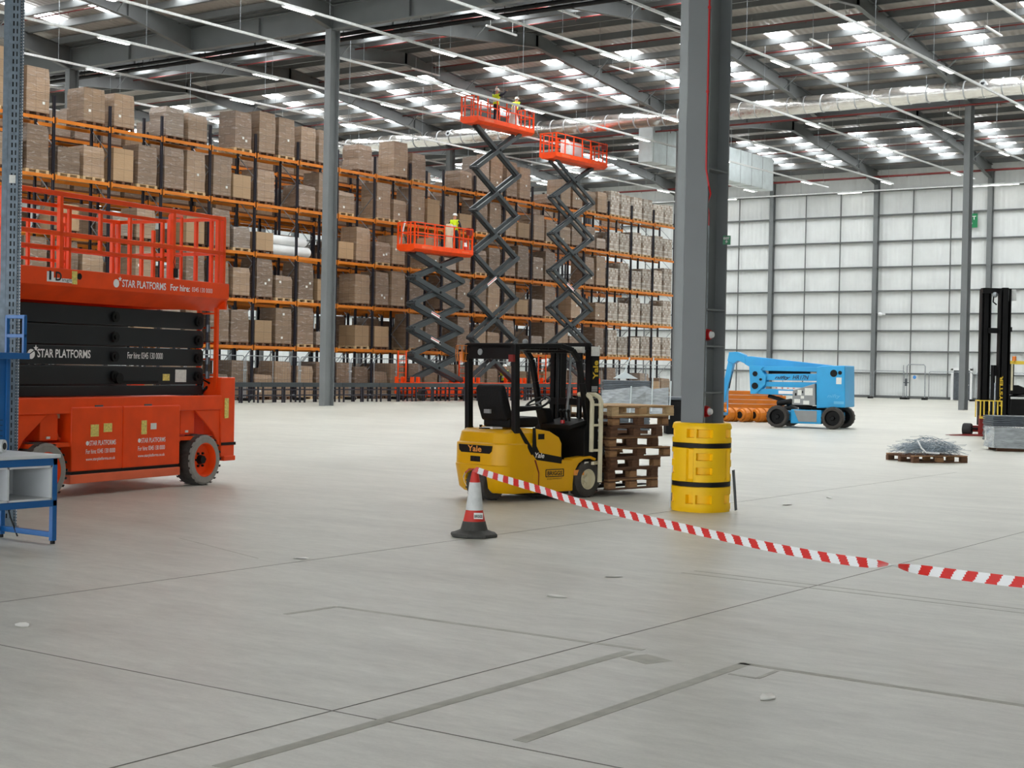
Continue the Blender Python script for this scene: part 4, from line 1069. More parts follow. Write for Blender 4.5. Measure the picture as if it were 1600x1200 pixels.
lettering('EQUIPMENT', fr_, (-0.755, -HW - 0.004, 0.262), (1, 0, 0), (0, 0, 1), 0.27, 0.022, 'letter_black')
b = MB(); b.box((-0.27, -HW - 0.004, 0.3), (-0.08, -HW, 0.37)); b.build('sticker', 'letter_orange', hood)
b = MB(); b.box((-0.075, -HW - 0.004, 0.40), (0.0, -HW, 0.47)); b.build('sticker', 'sticker_white', hood)
# floor, dash and cowl
b = MB(); b.box((-0.5, -HW + 0.02, 0.4), (0.02, HW - 0.02, 0.46)); b.prism([(-0.05, 0.46), (0.1, 0.46), (0.1, 0.98), (0.02, 1.0), (-0.05, 0.9)], -HW + 0.03, HW - 0.03, 'y'); b.prism([(-0.5, 0.46), (-0.45, 0.46), (-0.52, 0.78), (-0.56, 0.8)], -HW + 0.02, HW - 0.02, 'y'); b.build('cowl', 'black_soft', FK, bevel=0.015)
b = MB(); b.prism([(-0.3, 0.9), (0.06, 0.98), (0.06, 1.03), (-0.3, 0.95)], -0.45, 0.1, 'y')
for k in range(3): b.cyl((-0.2, -0.34 + 0.07 * k, 1.0), (-0.23, -0.34 + 0.07 * k, 1.12), 0.015, n=8); b.sphere((-0.23, -0.34 + 0.07 * k, 1.13), 0.026, 8)
b.build('lever_console', 'black', FK)
b = MB(); b.cyl((-0.24, -0.25, 0.97), (-0.24, -0.25, 1.01), 0.03, n=10); b.build('stop_button', 'red_signal', FK)
b = MB(); b.prism([(-0.1, 0.46), (0.05, 0.46), (-0.2, 1.16), (-0.34, 1.16)], 0.0, 0.18, 'y'); b.build('steering_column', 'black_soft', FK, bevel=0.02)
b = MB(); c = Vector((-0.38, 0.08, 1.22)); ax = Vector((-0.5, 0, 0.87)).normalized(); u = Vector((0, 1, 0)); v = ax.cross(u)
b.tube([c + (u * math.cos(t) + v * math.sin(t)) * 0.165 for t in [2 * math.pi * i / 28 for i in range(28)]], 0.016, 8, closed=True)
for t in (0.5, 2.6, 4.7): b.bar(c, c + (u * math.cos(t) + v * math.sin(t)) * 0.16, 0.03, 0.015)
b.cyl(c - ax * 0.08, c + ax * 0.01, 0.04, n=12); b.build('steering_wheel', 'black', FK)
# seat
b = MB(); b.prism([(-1.2, 0.92), (-0.72, 0.92), (-0.66, 0.98), (-0.68, 1.06), (-1.2, 1.04)], -0.25, 0.25, 'y'); st = b.build('seat', 'black_soft', FK, bevel=0.03, smooth='auto', seg=3)
b = MB(); b.prism([(-1.24, 1.0), (-1.1, 1.02), (-1.2, 1.3), (-1.26, 1.46), (-1.33, 1.47), (-1.36, 1.4), (-1.32, 1.2)], -0.24, 0.24, 'y'); bk = b.build('backrest', 'black_soft', st, bevel=0.035, smooth='auto', seg=3)
b = MB(); b.prism([(-1.15, 1.12), (-0.72, 1.15), (-0.7, 1.2), (-1.15, 1.2)], -0.34, -0.27, 'y'); b.build('armrest', 'black', st, bevel=0.02)
b = MB(); b.box((-1.37, -0.06, 1.1), (-1.34, 0.05, 1.15)); b.build('sticker', 'panel_grey', bk)
b = MB(); b.box((-1.35, -0.1, 0.905), (-1.18, 0.1, 0.925)); b.build('document', 'paper', FK)
# overhead guard
GT = 1.98
b = MB()
for s in (-1, 1):
    y = s * (HW - 0.06)
    b.bar((-1.27, y, 0.86), (-1.3, y, GT - 0.02), 0.075, 0.085)
    b.bar((-1.02, s * (HW + 0.005), 0.6), (-1.26, y, 0.95), 0.04, 0.06)
    pts = [(-1.33, y, GT - 0.02), (-0.5, y, GT), (-0.28, y, GT - 0.05), (-0.16, y, GT - 0.18), (-0.08, y, 1.5), (0.04, y, 0.95)]
    for p, q in zip(pts, pts[1:]): b.bar(p, q, 0.07, 0.06)
b.bar((-1.3, -HW + 0.06, GT - 0.02), (-1.3, HW - 0.06, GT - 0.02), 0.08, 0.07); b.box((-1.34, -HW + 0.02, GT - 0.19), (-1.27, HW - 0.02, GT + 0.0))
for x in (-1.05, -0.88, -0.72, -0.56, -0.4): b.bar((x, -HW + 0.06, GT - 0.03), (x, HW - 0.06, GT - 0.03), 0.03, 0.06)
b.bar((-0.26, -HW + 0.06, GT - 0.06), (-0.26, HW - 0.06, GT - 0.06), 0.06, 0.06)
b.bar((-1.3, 0, GT - 0.01), (-0.3, 0, GT - 0.01), 0.04, 0.05)
og = b.build('overhead_guard', 'black', FK, bevel=0.008)
b = MB(); b.cyl((-1.345, 0.16, GT - 0.1), (-1.36, 0.16, GT - 0.1), 0.04, n=16); b.build('reflector', 'panel_grey', og)
b = MB(); b.box((-1.38, -HW + 0.02, GT - 0.22), (-1.34, -HW + 0.1, GT - 0.13)); b.build('rear_lamp', 'red_dark', og)
b = MB(); b.sphere((-0.9, -0.2, GT + 0.04), 0.04, 12); b.build('mirror', 'panel_grey', og)
# beacon in its cage
b = MB(); cx, cy, cz = -1.38, 0.48, 1.86
for i in range(8): t = 2 * math.pi * i / 8; b.tube([(cx + 0.07 * math.cos(t), cy + 0.07 * math.sin(t), cz - 0.1), (cx + 0.085 * math.cos(t), cy + 0.085 * math.sin(t), cz), (cx + 0.075 * math.cos(t), cy + 0.075 * math.sin(t), cz + 0.1)], 0.004, 5)
for z, r in ((-0.1, 0.07), (0, 0.085), (0.1, 0.075)): b.tube([(cx + r * math.cos(2 * math.pi * i / 16), cy + r * math.sin(2 * math.pi * i / 16), cz + z) for i in range(16)], 0.004, 5, closed=True)
b.bar((cx, cy, cz - 0.1), (cx + 0.1, cy - 0.06, cz - 0.1), 0.03, 0.02); cg = b.build('beacon_cage', 'orange', FK)
b = MB(); b.cyl((cx, cy, cz - 0.09), (cx, cy, cz + 0.02), 0.035, n=14); b.build('beacon', 'amber', cg)
# wheels
wheel(FK, (0.0, -0.42, 0.24), 0.24, 0.17, 'rubber', 'cream', 'cream', n=32, lugs=18, dish=0.56)
wheel(FK, (0.0, 0.42, 0.24), 0.24, 0.17, 'rubber', 'cream', 'cream', n=32, lugs=18, dish=0.56)
for y in (-0.09, 0.09):
    o = wheel(FK, (-1.36, y, 0.2), 0.2, 0.15, 'rubber', 'cream', 'cream', n=28, lugs=14, dish=0.56)
# the tyre shows in a dark arch cut from the rear corner
b = MB(); b.prism([(-1.0, 0.06), (-0.3, 0.06), (-0.3, 0.1), (-1.0, 0.1)], -HW + 0.06, HW - 0.06, 'y'); b.build('undertray', 'black', FK)
# mast: outer and inner channels, chains, cylinders, carriage, forks
b = MB()
for s in (-1, 1):
    y = s * 0.34
    b.box((0.14, y - 0.04, 0.09), (0.3, y - 0.02, 1.98)); b.box((0.14, y - 0.04, 0.09), (0.16, y + 0.04, 1.98)); b.box((0.28, y - 0.04, 0.09), (0.3, y + 0.04, 1.98))
    b.box((0.17, s * 0.26 - 0.04, 0.1), (0.29, s * 0.26 + 0.01, 2.0))
    b.cyl((0.12, s * 0.2, 0.2), (0.12, s * 0.2, 1.9), 0.035, n=10)
for z in (0.3, 1.2, 1.94): b.box((0.1, -0.36, z), (0.16, 0.36, z + 0.09))
ms_ = b.build('mast', 'black', FK)
b = MB(); b.box((0.139, -0.385, 1.86), (0.3, -0.381, 1.985)); b.build('notice', 'sticker_white', ms_)
b = MB(); b.box((0.06, -0.3, 1.9), (0.1, 0.0, 1.98)); b.build('notice', 'sticker_white', ms_)
lettering('Yale', ms_, (0.275, -0.3825, 1.55), (0, 0, 1), (-1, 0, 0), 0.25, 0.1, 'letter_yellow', bold=0.03)
b = MB()
for k, h in enumerate((0.045, 0.02, 0.014, 0.014)): z = 1.46 - 0.05 * k; b.box((0.16, -0.3835, z - h), (0.27, -0.381, z))
b.build('capacity_plate', 'panel_grey', ms_)
b = MB()
for y in (-0.1, 0.1): b.bar((0.24, y, 0.4), (0.24, y, 1.9), 0.012, 0.03)
b.tube([(0.1, -0.05, 1.6), (0.05, -0.06, 1.3), (0.03, -0.04, 1.0)], 0.018, 6); b.build('lift_chain', 'galv', ms_)
b = MB()
for z in (0.2, 0.55): b.box((0.31, -0.46, z), (0.35, 0.46, z + 0.11))
b.box((0.31, -0.4, 0.2), (0.34, -0.34, 0.66)); b.box((0.31, 0.34, 0.2), (0.34, 0.4, 0.66)); cr = b.build('carriage', 'black', FK)
for y in (-0.27, 0.27):
    b = MB(); b.prism([(0.35, 0.095), (1.4, 0.105), (1.4, 0.12), (0.4, 0.14), (0.4, 0.68), (0.35, 0.68)], y - 0.055, y + 0.055, 'y'); b.build('fork', 'black', FK)
for x in (0.03, 0.16):
    b = MB(); y = -0.56 if x > 0.1 else -0.52
    b.tube([(x, y, 0.2 if x > 0.1 else 0.6), (x, y, 1.26), (x - 0.02, y + 0.02, 1.32), (x - 0.05, y + 0.06, 1.35), (x - 0.05, y + 0.2, 1.35)], 0.03, 8)
    b.build('load_guard', 'cream', FK, smooth='auto')
b = MB()
for z in (0.62, 0.95, 1.22): b.bar((0.03, -0.52, z), (0.16, -0.56, z), 0.02, 0.03)
b.bar((0.05, -0.53, 0.45), (0.32, -0.42, 0.45), 0.04, 0.04); b.build('guard_rung', 'cream', FK)

# stack of eight pallets on its forks
def pallet_thing(loc, rz, label, w, d, mats, group=None, seed=0):
    rnd = random.Random(seed)
    root = empty('wooden_pallet', label, 'pallet', loc, rz, group)
    j = lambda: rnd.uniform(-0.006, 0.006)
    for y in (-d / 2 + 0.05, 0, d / 2 - 0.05):
        for x in (-w / 2 + 0.07, 0, w / 2 - 0.07):
            b = MB(); b.box((x - 0.07 + j(), y - 0.045, 0.02), (x + 0.07 + j(), y + 0.045, 0.101)); b.build('block', mats[rnd.randint(0, len(mats) - 1)], root, bevel=0.004)
        b = MB(); b.box((-w / 2, y - 0.048, 0), (w / 2, y + 0.048, 0.0205)); b.build('bottom_board', mats[0], root, bevel=0.003)
    for x in (-w / 2 + 0.07, 0, w / 2 - 0.07):
        b = MB(); b.box((x - 0.06, -d / 2, 0.1), (x + 0.06, d / 2, 0.1205)); b.build('stringer_board', mats[0], root)
    for k in range(7):
        y = -d / 2 + 0.05 + (d - 0.1) * k / 6; b = MB(); b.box((-w / 2 + j(), y - 0.045, 0.12), (w / 2 + j(), y + 0.045, 0.14)); b.build('top_board', mats[rnd.randint(0, len(mats) - 1)], root, bevel=0.003)
    return root
ca, sa = math.cos(R(78.8)), math.sin(R(78.8))
def fk(x, y, z): return (-11.11 + ca * x - sa * y, 16.80 + sa * x + ca * y, z)
PLN = ['bottom', 'second', 'third', 'fourth', 'fifth', 'sixth', 'seventh', 'topmost']
OFF = [(0.0, 0, 1.0, 0.2), (0.02, 0.01, 1.0, -0.6), (0.03, -0.01, 1.02, 0.5), (0.08, 0.0, 1.2, -1.2), (0.03, 0.02, 1.0, 1.0), (0.02, -0.02, 1.04, -0.5), (0.08, 0.0, 1.16, 0.6), (0.12, 0.0, 1.24, -1.0)]
for k in range(8):
    dx, dy, w, a = OFF[k]
    pallet_thing(fk(0.40 + w / 2 + dx * 0.5, dy, 0.075 + 0.1412 * k), R(78.8 + a), '%s wooden pallet in the stack of eight carried on the yellow forklift' % PLN[k], w, 1.0, ['wood_pale', 'pallet_pale'] if k == 7 else ['wood_dark', 'wood'], 'pallets stacked on the forklift', seed=k)

# ================================================================ COLUMN GUARD, ALARMS, BARS
CG = empty('column_guard', 'yellow plastic guard wrapped around the foot of the near grey column', 'column guard', (-8.7, 16.24, 0))
def guard_mesh():
    NA, H, Rr = 144, 1.07, 0.345
    zs = [0, 0.015, 0.03, 0.08, 0.1, 0.105, 0.205, 0.21, 0.27, 0.30, 0.305, 0.36, 0.365, 0.40, 0.45, 0.455, 0.535, 0.54, 0.62, 0.625, 0.705, 0.71, 0.75, 0.765, 0.77, 0.825, 0.83, 0.86, 0.89, 0.895, 0.99, 0.995, 1.02, 1.045, 1.06, 1.07]
    def rad(a, z):
        a = a % 90; r = Rr
        cyc = abs(((a + 45) % 90) - 45)
        # rounded square-ish plan
        r *= 1.0 + 0.035 * math.cos(R(4 * a) + math.pi)
        if z < 0.02: r -= 0.006
        if z > 1.05: r -= 0.05 * ((z - 1.05) / 0.02) ** 2 * 0.5
        if z > 1.03: r -= 0.008
        wide, slim = 30 < a < 62, 8 < a < 24
        if (0.105 <= z <= 0.205 or 0.895 <= z <= 0.99) and (wide or slim): r -= 0.05
        if (0.455 <= z <= 0.535 or 0.625 <= z <= 0.705) and wide: r -= 0.05
        if 0.4 <= z <= 0.75 and slim: r -= 0.028
        if 0.305 <= z <= 0.36 or 0.77 <= z <= 0.825: r -= 0.016
        if a < 1.3: r -= 0.01
        return r
    b = MB(); vs = []
    for z in zs:
        for i in range(NA): a = 360 * i / NA; r = rad(a + 12, z); vs.append((r * math.cos(R(a)), r * math.sin(R(a)), z))
    fs = []
    for k in range(len(zs) - 1):
        for i in range(NA): fs.append((k * NA + i, k * NA + (i + 1) % NA, (k + 1) * NA + (i + 1) % NA, (k + 1) * NA + i))
    K = len(zs) - 1; o = len(vs)
    for i in range(NA): a = R(360 * i / NA); c, s_ = math.cos(a), math.sin(a); q = max(abs(c) / 0.17, abs(s_) / 0.285); vs.append((c / q, s_ / q, 1.06))
    for i in range(NA): fs.append((K * NA + i, K * NA + (i + 1) % NA, o + (i + 1) % NA, o + i))
    return b.add(vs, fs)
guard_mesh().build('guard_shell', 'yellow_guard', CG, smooth='auto')
for z in (0.305, 0.77):
    b = MB(); b.lathe([(0.335, z), (0.353, z + 0.003), (0.353, z + 0.052), (0.335, z + 0.055)], n=72); b.build('strap', 'black', CG, smooth='auto')
cx_, cy_ = -8.7, 16.24
for z, lab in ((2.13, 'upper red alarm sounder fixed in the web of the near grey column'), (1.2, 'lower red alarm call point fixed in the web of the near grey column')):
    root = empty('alarm_sounder', lab, 'alarm', (cx_ + 0.011, cy_, z), 0, 'red alarms on the near column')
    b = MB(); b.box((0, -0.07, -0.07), (0.03, 0.07, 0.07)); b.cyl((0.03, 0, 0), (0.08, 0, 0), 0.065, 0.06, 18); b.build('housing', 'red_signal', root, bevel=0.006)
    b = MB(); b.cyl((0.08, 0, 0), (0.115, 0, 0), 0.045, 0.032, 16); b.build('lens', 'white', root)
b = MB(); b.cyl((cx_ + 0.03, cy_ - 0.0, 1.06), (cx_ + 0.03, cy_, 1.13), 0.012, n=8); b.cyl((cx_ + 0.03, cy_, 1.27), (cx_ + 0.03, cy_, 2.06), 0.012, n=8); b.cyl((cx_ + 0.03, cy_, 2.2), (cx_ + 0.03, cy_, 3.45), 0.012, n=8)
tag(b.build('conduit', 'galv'), 'thin galvanised conduit running up the web of the near grey column', 'conduit')
b = MB(); b.tube([(cx_ + 0.03, cy_, 3.45), (cx_ + 0.03, cy_, 3.6), (cx_ + 0.04, cy_ - 0.06, 3.68), (cx_ + 0.1, cy_ - 0.16, 3.72), (cx_ + 0.166, cy_ - 0.22, 3.8), (cx_ + 0.166, cy_ - 0.27, 3.9), (cx_ + 0.13, cy_ - 0.28, 4.1), (cx_ + 0.13, cy_ - 0.28, 10.0)], 0.011, 6)
for z in range(5, 10): b.box((cx_ + 0.115, cy_ - 0.292, z), (cx_ + 0.145, cy_ - 0.266, z + 0.03))
tag(b.build('alarm_cable', 'red_signal'), 'thin red alarm cable clipped along the near grey column above its conduit', 'cable')
b = MB(); b.bar((-8.34, 16.47, 0.01), (-8.36, 16.42, 0.5), 0.05, 0.012); tag(b.build('steel_bar', 'tray_dark'), 'dark flat steel bar leaning on the yellow column guard, away from the forklift', 'bar')
b = MB(); b.bar((-9.1, 16.22, 0.005), (-9.055, 16.2, 0.82), 0.04, 0.015); tag(b.build('steel_bar', 'galv_light'), 'light flat steel bar leaning against the guard on the forklift side', 'bar')

# ================================================================ CONE AND BARRIER TAPE
CN = empty('traffic_cone', 'red and white traffic cone with black octagonal base holding the barrier tape', 'traffic cone', (-8.98, 12.03, 0), R(20), 'traffic cones')
b = MB(); b.lathe([(0.235, 0), (0.245, 0.012), (0.24, 0.035), (0.2, 0.045), (0.16, 0.06), (0.14, 0.07)], n=8); b.build('base', 'cone_rubber', CN, bevel=0.006)
prof = [(0.14, 0.06), (0.128, 0.10), (0.113, 0.155), (0.110, 0.156), (0.085, 0.265), (0.088, 0.266), (0.055, 0.54), (0.052, 0.541), (0.036, 0.63), (0.03, 0.655), (0.02, 0.66), (0.018, 0.6)]
b = MB(); b.lathe(prof, n=28, ms=[0, 0, 1, 1, 2, 2, 2, 1, 1, 1, 1]); bo = b.build('cone_body', ['cone_rubber', 'red_cone', 'white_worn'], CN, smooth='auto')
v1 = Vector((8.98, -12.03, 0)).normalized(); ang = math.atan2(v1.y, v1.x) - R(20)
n_ = Vector((math.cos(ang), math.sin(ang), 0)); t_ = Vector((-n_.y, n_.x, 0)); up_ = (Vector((0, 0, 1)) - n_ * 0.23).normalized()
b = MB(); p = n_ * 0.112 + Vector((0, 0, 0.215)); b.bar(p - t_ * 0.005, p + t_ * 0.085, 0.012, 0.06, 0, up_); sk_ = b.build('sticker', 'sticker_white', bo)
lettering('BRIGGS', sk_, n_ * 0.1245 + t_ * 0.002 + Vector((0, 0, 0.2)), t_, up_, 0.078, 0.03, 'letter_black', bold=0.03)
TP = [(-8.976, 12.009, .672), (-8.646, 11.871, .634), (-8.317, 11.733, .604), (-7.799, 11.516, .558), (-7.314, 11.313, .508), (-6.433, 10.944, .451), (-5.652, 10.616, .415), (-4.955, 10.324, .388), (-4.329, 10.061, .381), (-3.819, 9.846, .395), (-3.503, 9.714, .403), (-3.156, 9.568, .413), (-2.786, 9.412, .429), (-2.359, 9.233, .46), (-1.4, 8.83, .55), (0.2, 8.16, .9)]
P = [Vector(p) for p in TP]
fine = [P[0]]
for i in range(len(P) - 1):
    k = max(2, int((P[i + 1] - P[i]).length / 0.011))
    for j in range(1, k + 1):
        t = j / k; p0, p1, p2, p3 = P[max(i - 1, 0)], P[i], P[i + 1], P[min(i + 2, len(P) - 1)]
        fine.append(0.5 * ((2 * p1) + (p2 - p0) * t + (2 * p0 - 5 * p1 + 4 * p2 - p3) * t * t + (3 * p1 - p0 - 3 * p2 + p3) * t ** 3))
b = MB(); s_acc = 0.0; vs = []
nrm = Vector((0.39, 0.92, 0))
SL = []
for i, p in enumerate(fine):
    if i: s_acc += (fine[i] - fine[i - 1]).length
    SL.append(s_acc)
twist_at = min(range(len(fine)), key=lambda i: (fine[i] - Vector((-3.819, 9.846, .395))).length); st_ = SL[twist_at]
def tw(s): # turn of the tape about its run
    a = 55 - 55 * min(1, s / 1.5)
    return R(a * 0.9) + math.pi * (1 / (1 + math.exp(-(s - st_) * 9)))
def tape_pts(s, p):
    a = tw(s); u = Vector((0, 0, 1)) * math.cos(a) + nrm * math.sin(a); return p + u * 0.034, p - u * 0.034
# quads cut on slanted stripe edges: sample the tape finely and colour by (s + slant)
NV = 8
for i, p in enumerate(fine):
    hi_, lo_ = tape_pts(SL[i], p)
    for j in range(NV + 1): vs.append(lo_.lerp(hi_, j / NV))
fs = []; ms = []
for i in range(len(fine) - 1):
    for j in range(NV):
        a = i * (NV + 1) + j; fs.append((a, a + 1, a + NV + 2, a + NV + 1)); ms.append(0 if ((SL[i] + j / NV * 0.05) % 0.19) < 0.095 else 1)
b.add(vs, fs); b.m = ms
o = b.build('barrier_tape', ['red_tape', 'white']); sm = o.modifiers.new('thick', 'SOLIDIFY'); sm.thickness = 0.0012
tag(o, 'red and white striped barrier tape sagging from the traffic cone across the floor', 'barrier tape')
b = MB(); pts = [(0.0, 0.672), (-0.05, 0.665), (-0.09, 0.63), (-0.105, 0.585), (-0.095, 0.54), (-0.07, 0.5)]
t2 = Vector((0.82, 0.57, 0)); vs = []
for x, z in pts:
    q = Vector((-8.99, 12.02, z)) + t2 * x - Vector((0.02, -0.03, 0)); vs += [q + Vector((0.012, -0.02, 0.008)), q - Vector((0.012, -0.02, 0.008))]
b.add(vs, [(2 * i, 2 * i + 1, 2 * i + 3, 2 * i + 2) for i in range(len(pts) - 1)]); b.m = [0, 0, 1, 1, 1]
o = b.build('tape_tail', ['red_tape', 'white']); sm = o.modifiers.new('thick', 'SOLIDIFY'); sm.thickness = 0.002
tag(o, 'short loose end of barrier tape curling beside the top of the red cone', 'barrier tape')
# ================================================================ WORKBENCH AND POST
DK = empty('workbench', 'blue steel workbench with white top and open white cubby holes, at the picture edge', 'workbench', (-11.34, 8.82, 0))
# local: bench runs towards -y, depth towards -x
LN, DP, TH = 2.2, 0.80, 0.82
b = MB()
for y in (-0.03, -LN):
    for x in (-0.02, -DP + 0.02): b.box((x - 0.025, y - 0.025, 0.03), (x + 0.025, y + 0.025, TH - 0.035))
    b.box((-DP + 0.02, y - 0.02, 0.06), (-0.02, y + 0.02, 0.11))
b.box((-0.045, -LN, TH - 0.1), (0.005, -0.005, TH - 0.035)); b.box((-DP, -LN, TH - 0.1), (-DP + 0.045, -0.005, TH - 0.035)); b.box((-DP, -0.05, TH - 0.1), (0, -0.005, TH - 0.035)); b.box((-DP + 0.02, -LN, 0.06), (-DP + 0.06, -0.03, 0.11))
b.box((-0.045, -LN, 0.345), (0.005, -0.005, 0.405))
b.build('frame', 'blue_desk', DK, bevel=0.005)
b = MB(); b.box((-DP - 0.02, -LN - 0.05, TH - 0.034), (0.02, 0.02, TH)); b.build('bench_top', 'board_grey', DK, bevel=0.006)
b = MB(); z0, z1 = 0.407, TH - 0.1
b.box((-0.55, -LN, z0), (0.0, -0.055, z0 + 0.018)); b.box((-0.55, -LN, z1 - 0.018), (0.0, -0.055, z1)); b.box((-0.56, -LN, z0), (-0.55, -0.055, z1))
for y in (-0.06, -0.52, -0.98, -1.44, -LN + 0.02): b.box((-0.55, y - 0.018, z0), (0.0, y, z1))
b.build('cubby_shelf', 'board_grey', DK)
b = MB()
for y in (-0.03, -LN):
    for x in (-0.02, -DP + 0.02): b.cyl((x, y, 0), (x, y, 0.03), 0.022, n=10)
b.build('foot', 'black', DK)
b = MB(); b.box((-DP - 0.03, -LN, TH - 0.05), (-DP - 0.0, 0.03, 1.70)); 
for y in (0.03, -0.6): b.box((-DP - 0.05, y - 0.02, TH - 0.05), (-DP + 0.015, y + 0.02, 1.70))
b.build('back_panel', 'blue_desk', DK, bevel=0.004)
b = MB()
for z in [0.9 + 0.05 * k for k in range(5)]: b.box((-DP + 0.0, -0.58, z), (-DP + 0.004, -0.02, z + 0.008))
b.build('slot', 'letter_dark_blue', DK)
b = MB(); b.box((-DP - 0.25, -LN, 1.70), (-DP + 0.22, 0.11, 1.73)); b.box((-DP + 0.21, -LN, 1.68), (-DP + 0.225, 0.11, 1.74)); b.build('upper_shelf', 'blue_desk', DK, bevel=0.004)
b = MB(); y = 0.07
for xx in (-0.61, -0.87): b.bar((xx, y, 1.73), (xx, y, 2.08), 0.035, 0.03)
for z in (2.08, 1.9): b.bar((-0.885, y, z), (-0.595, y, z), 0.03, 0.035)
b.build('shelf_guard', 'blue_desk', DK, bevel=0.004)
b = MB(); b.tube([(-DP + 0.05, -0.1, TH - 0.1), (-DP + 0.12, -0.1, 0.5), (-DP + 0.2, -0.06, 0.2), (-DP + 0.28, -0.04, 0.03)], 0.008, 6); b.build('cable', 'black', DK)
b = MB(); b.cyl((-11.9, 8.42, 0.885), (-11.72, 8.52, 0.885), 0.06, n=20); b.cyl((-11.73, 8.515, 0.885), (-11.715, 8.523, 0.885), 0.032, n=16, m=1); tag(b.build('paper_roll', ['white_worn', 'black']), 'small white roll with dark core lying on the workbench', 'roll')
PS = empty('upright_post', 'tall galvanised perforated rack upright standing behind the blue workbench', 'post', (-12.75, 9.34, 0), R(53))
b = MB(); h = 7.5
# open lipped section: face towards the camera, returns at both sides
b.box((-0.07, -0.05, 0), (0.03, -0.046, h)); b.box((-0.07, -0.05, 0), (-0.066, 0.05, h)); b.box((0.03, -0.05, 0), (0.034, 0.05, h)); b.box((0.034, 0.012, 0), (0.06, 0.016, h)); b.box((0.056, -0.02, 0), (0.06, 0.016, h)); b.box((0.06, -0.02, 0), (0.072, -0.016, h)); b.box((-0.12, -0.01, 0), (-0.066, -0.006, h))
b.box((-0.12, -0.08, 0), (0.09, 0.08, 0.01)); b.build('channel', 'galv_post', PS)
b = MB()
z = 0.1
while z < h - 0.1:
    b.box((-0.035, -0.053, z), (-0.02, -0.0495, z + 0.045)); b.box((0.0, -0.053, z + 0.0), (0.012, -0.0495, z + 0.045)); z += 0.075
b.build('slot', 'black', PS)
b = MB(); z = 0.05
while z < h - 0.1: b.box((0.04, 0.008, z), (0.05, 0.0125, z + 0.012)); b.box((0.0625, -0.0235, z), (0.0695, -0.0195, z + 0.012)); z += 0.03
b.build('slot', 'letter_white', PS)
b = MB(); b.box((-0.05, -0.0545, 3.42), (0.01, -0.0505, 3.5)); b.build('sticker', 'sticker_white', PS)

# ================================================================ BLUE BOOM LIFT
GN = empty('boom_lift', 'bright blue articulated boom lift folded down, parked on the open floor', 'boom lift', (-18.32, 42.36, 0), R(190.4))
# local: +x left in the photograph, +y to the camera; the machine lies at -y
for x, y in ((1.69, -0.12), (0.0, -0.12), (1.69, -1.55), (0.0, -1.55)):
    wheel(GN, (x, y, 0.335), 0.335, 0.26, ('rubber', 'rubber'), 'black', n=32, lugs=18, dish=0.7).scale = (1, -1, 1)
b = MB(); b.box((0.36, -1.5, 0.14), (1.3, -0.14, 0.56)); b.box((-0.1, -1.3, 0.22), (1.8, -0.4, 0.5)); cb = b.build('chassis', 'blue_boom', GN, bevel=0.02)
b = MB(); b.prism([(0.5, 0.2), (1.05, 0.2), (1.2, 0.54), (0.5, 0.54)], -0.14, -0.125, 'y'); b.build('side_plate', 'panel_grey', cb)
b = MB(); b.cyl((0.8, -0.83, 0.5), (0.8, -0.83, 0.66), 0.42, n=24); b.tube([(1.75, -0.3, 0.72), (1.35, -0.25, 0.8), (1.0, -0.3, 0.68), (0.7, -0.35, 0.6)], 0.09, 10); b.tube([(1.5, -0.5, 0.7), (1.2, -0.4, 0.85), (0.9, -0.4, 0.7)], 0.07, 10); b.build('turntable', 'black', GN)
b = MB(); b.prism([(-0.34, 0.66), (0.53, 0.62), (0.55, 1.86), (0.36, 1.9), (-0.31, 1.92)], -1.5, -0.18, 'y'); cw = b.build('counterweight', 'blue_boom', GN, bevel=0.03)
b = MB(); b.box((-0.29, -0.18, 1.3), (0.1, -0.172, 1.88)); b.cyl((0.02, -0.175, 1.68), (0.02, -0.165, 1.68), 0.11, n=18, m=1); b.cyl((-0.17, -0.175, 1.7), (-0.17, -0.165, 1.7), 0.06, n=14, m=1); b.box((-0.22, -0.172, 1.36), (-0.06, -0.166, 1.56), 2); b.build('tail_panel', ['blue_boom', 'black', 'sticker_white'], cw)
b = MB(); b.box((-0.3, -0.18, 0.76), (0.0, -0.175, 0.84)); b.build('sticker', 'blue_boom_light', cw)
lettering('nifty', cw, (0.2, -0.176, 0.95), (-1, 0, 0), (0, 0, 1), 0.4, 0.14, 'blue_boom_light', shear=0.3)
b = MB(); b.prism([(0.55, 0.7), (1.27, 0.7), (1.25, 1.14), (0.58, 1.36)], -1.4, -0.14, 'y'); pc = b.build('control_box', 'panel_grey', GN, bevel=0.02)
b = MB()
for x0, x1, z0, z1 in ((0.64, 0.88, 1.0, 1.22), (0.98, 1.1, 1.0, 1.16), (1.02, 1.2, 0.76, 0.88), (0.74, 0.92, 0.72, 0.84), (0.9, 1.0, 0.9, 0.98)): b.box((x0, -0.14, z0), (x1, -0.134, z1))
for x0, x1, z0, z1 in ((0.93, 0.965, 1.06, 1.13), (1.13, 1.18, 0.98, 1.06)): b.box((x0, -0.14, z0), (x1, -0.132, z1), 1)
b.build('sticker', ['sticker_white', 'black'], pc)
def boom(name, poly, y0, y1, m='blue_boom', bev=0.012):
    b = MB(); b.prism(poly, y0, y1, 'y'); return b.build(name, m, GN, bevel=bev)
boom('boom_arm', [(0.2, 1.82), (2.65, 1.76), (2.95, 1.92), (2.95, 2.16), (2.75, 2.16), (0.2, 1.92)], -1.0, -0.72)
boom('boom_arm', [(0.3, 1.72), (2.6, 1.72), (2.6, 1.86), (0.3, 1.86)], -0.62, -0.36)
a3 = boom('boom_arm', [(0.5, 1.44), (2.3, 1.43), (2.3, 1.62), (0.5, 1.66)], -0.62, -0.36)
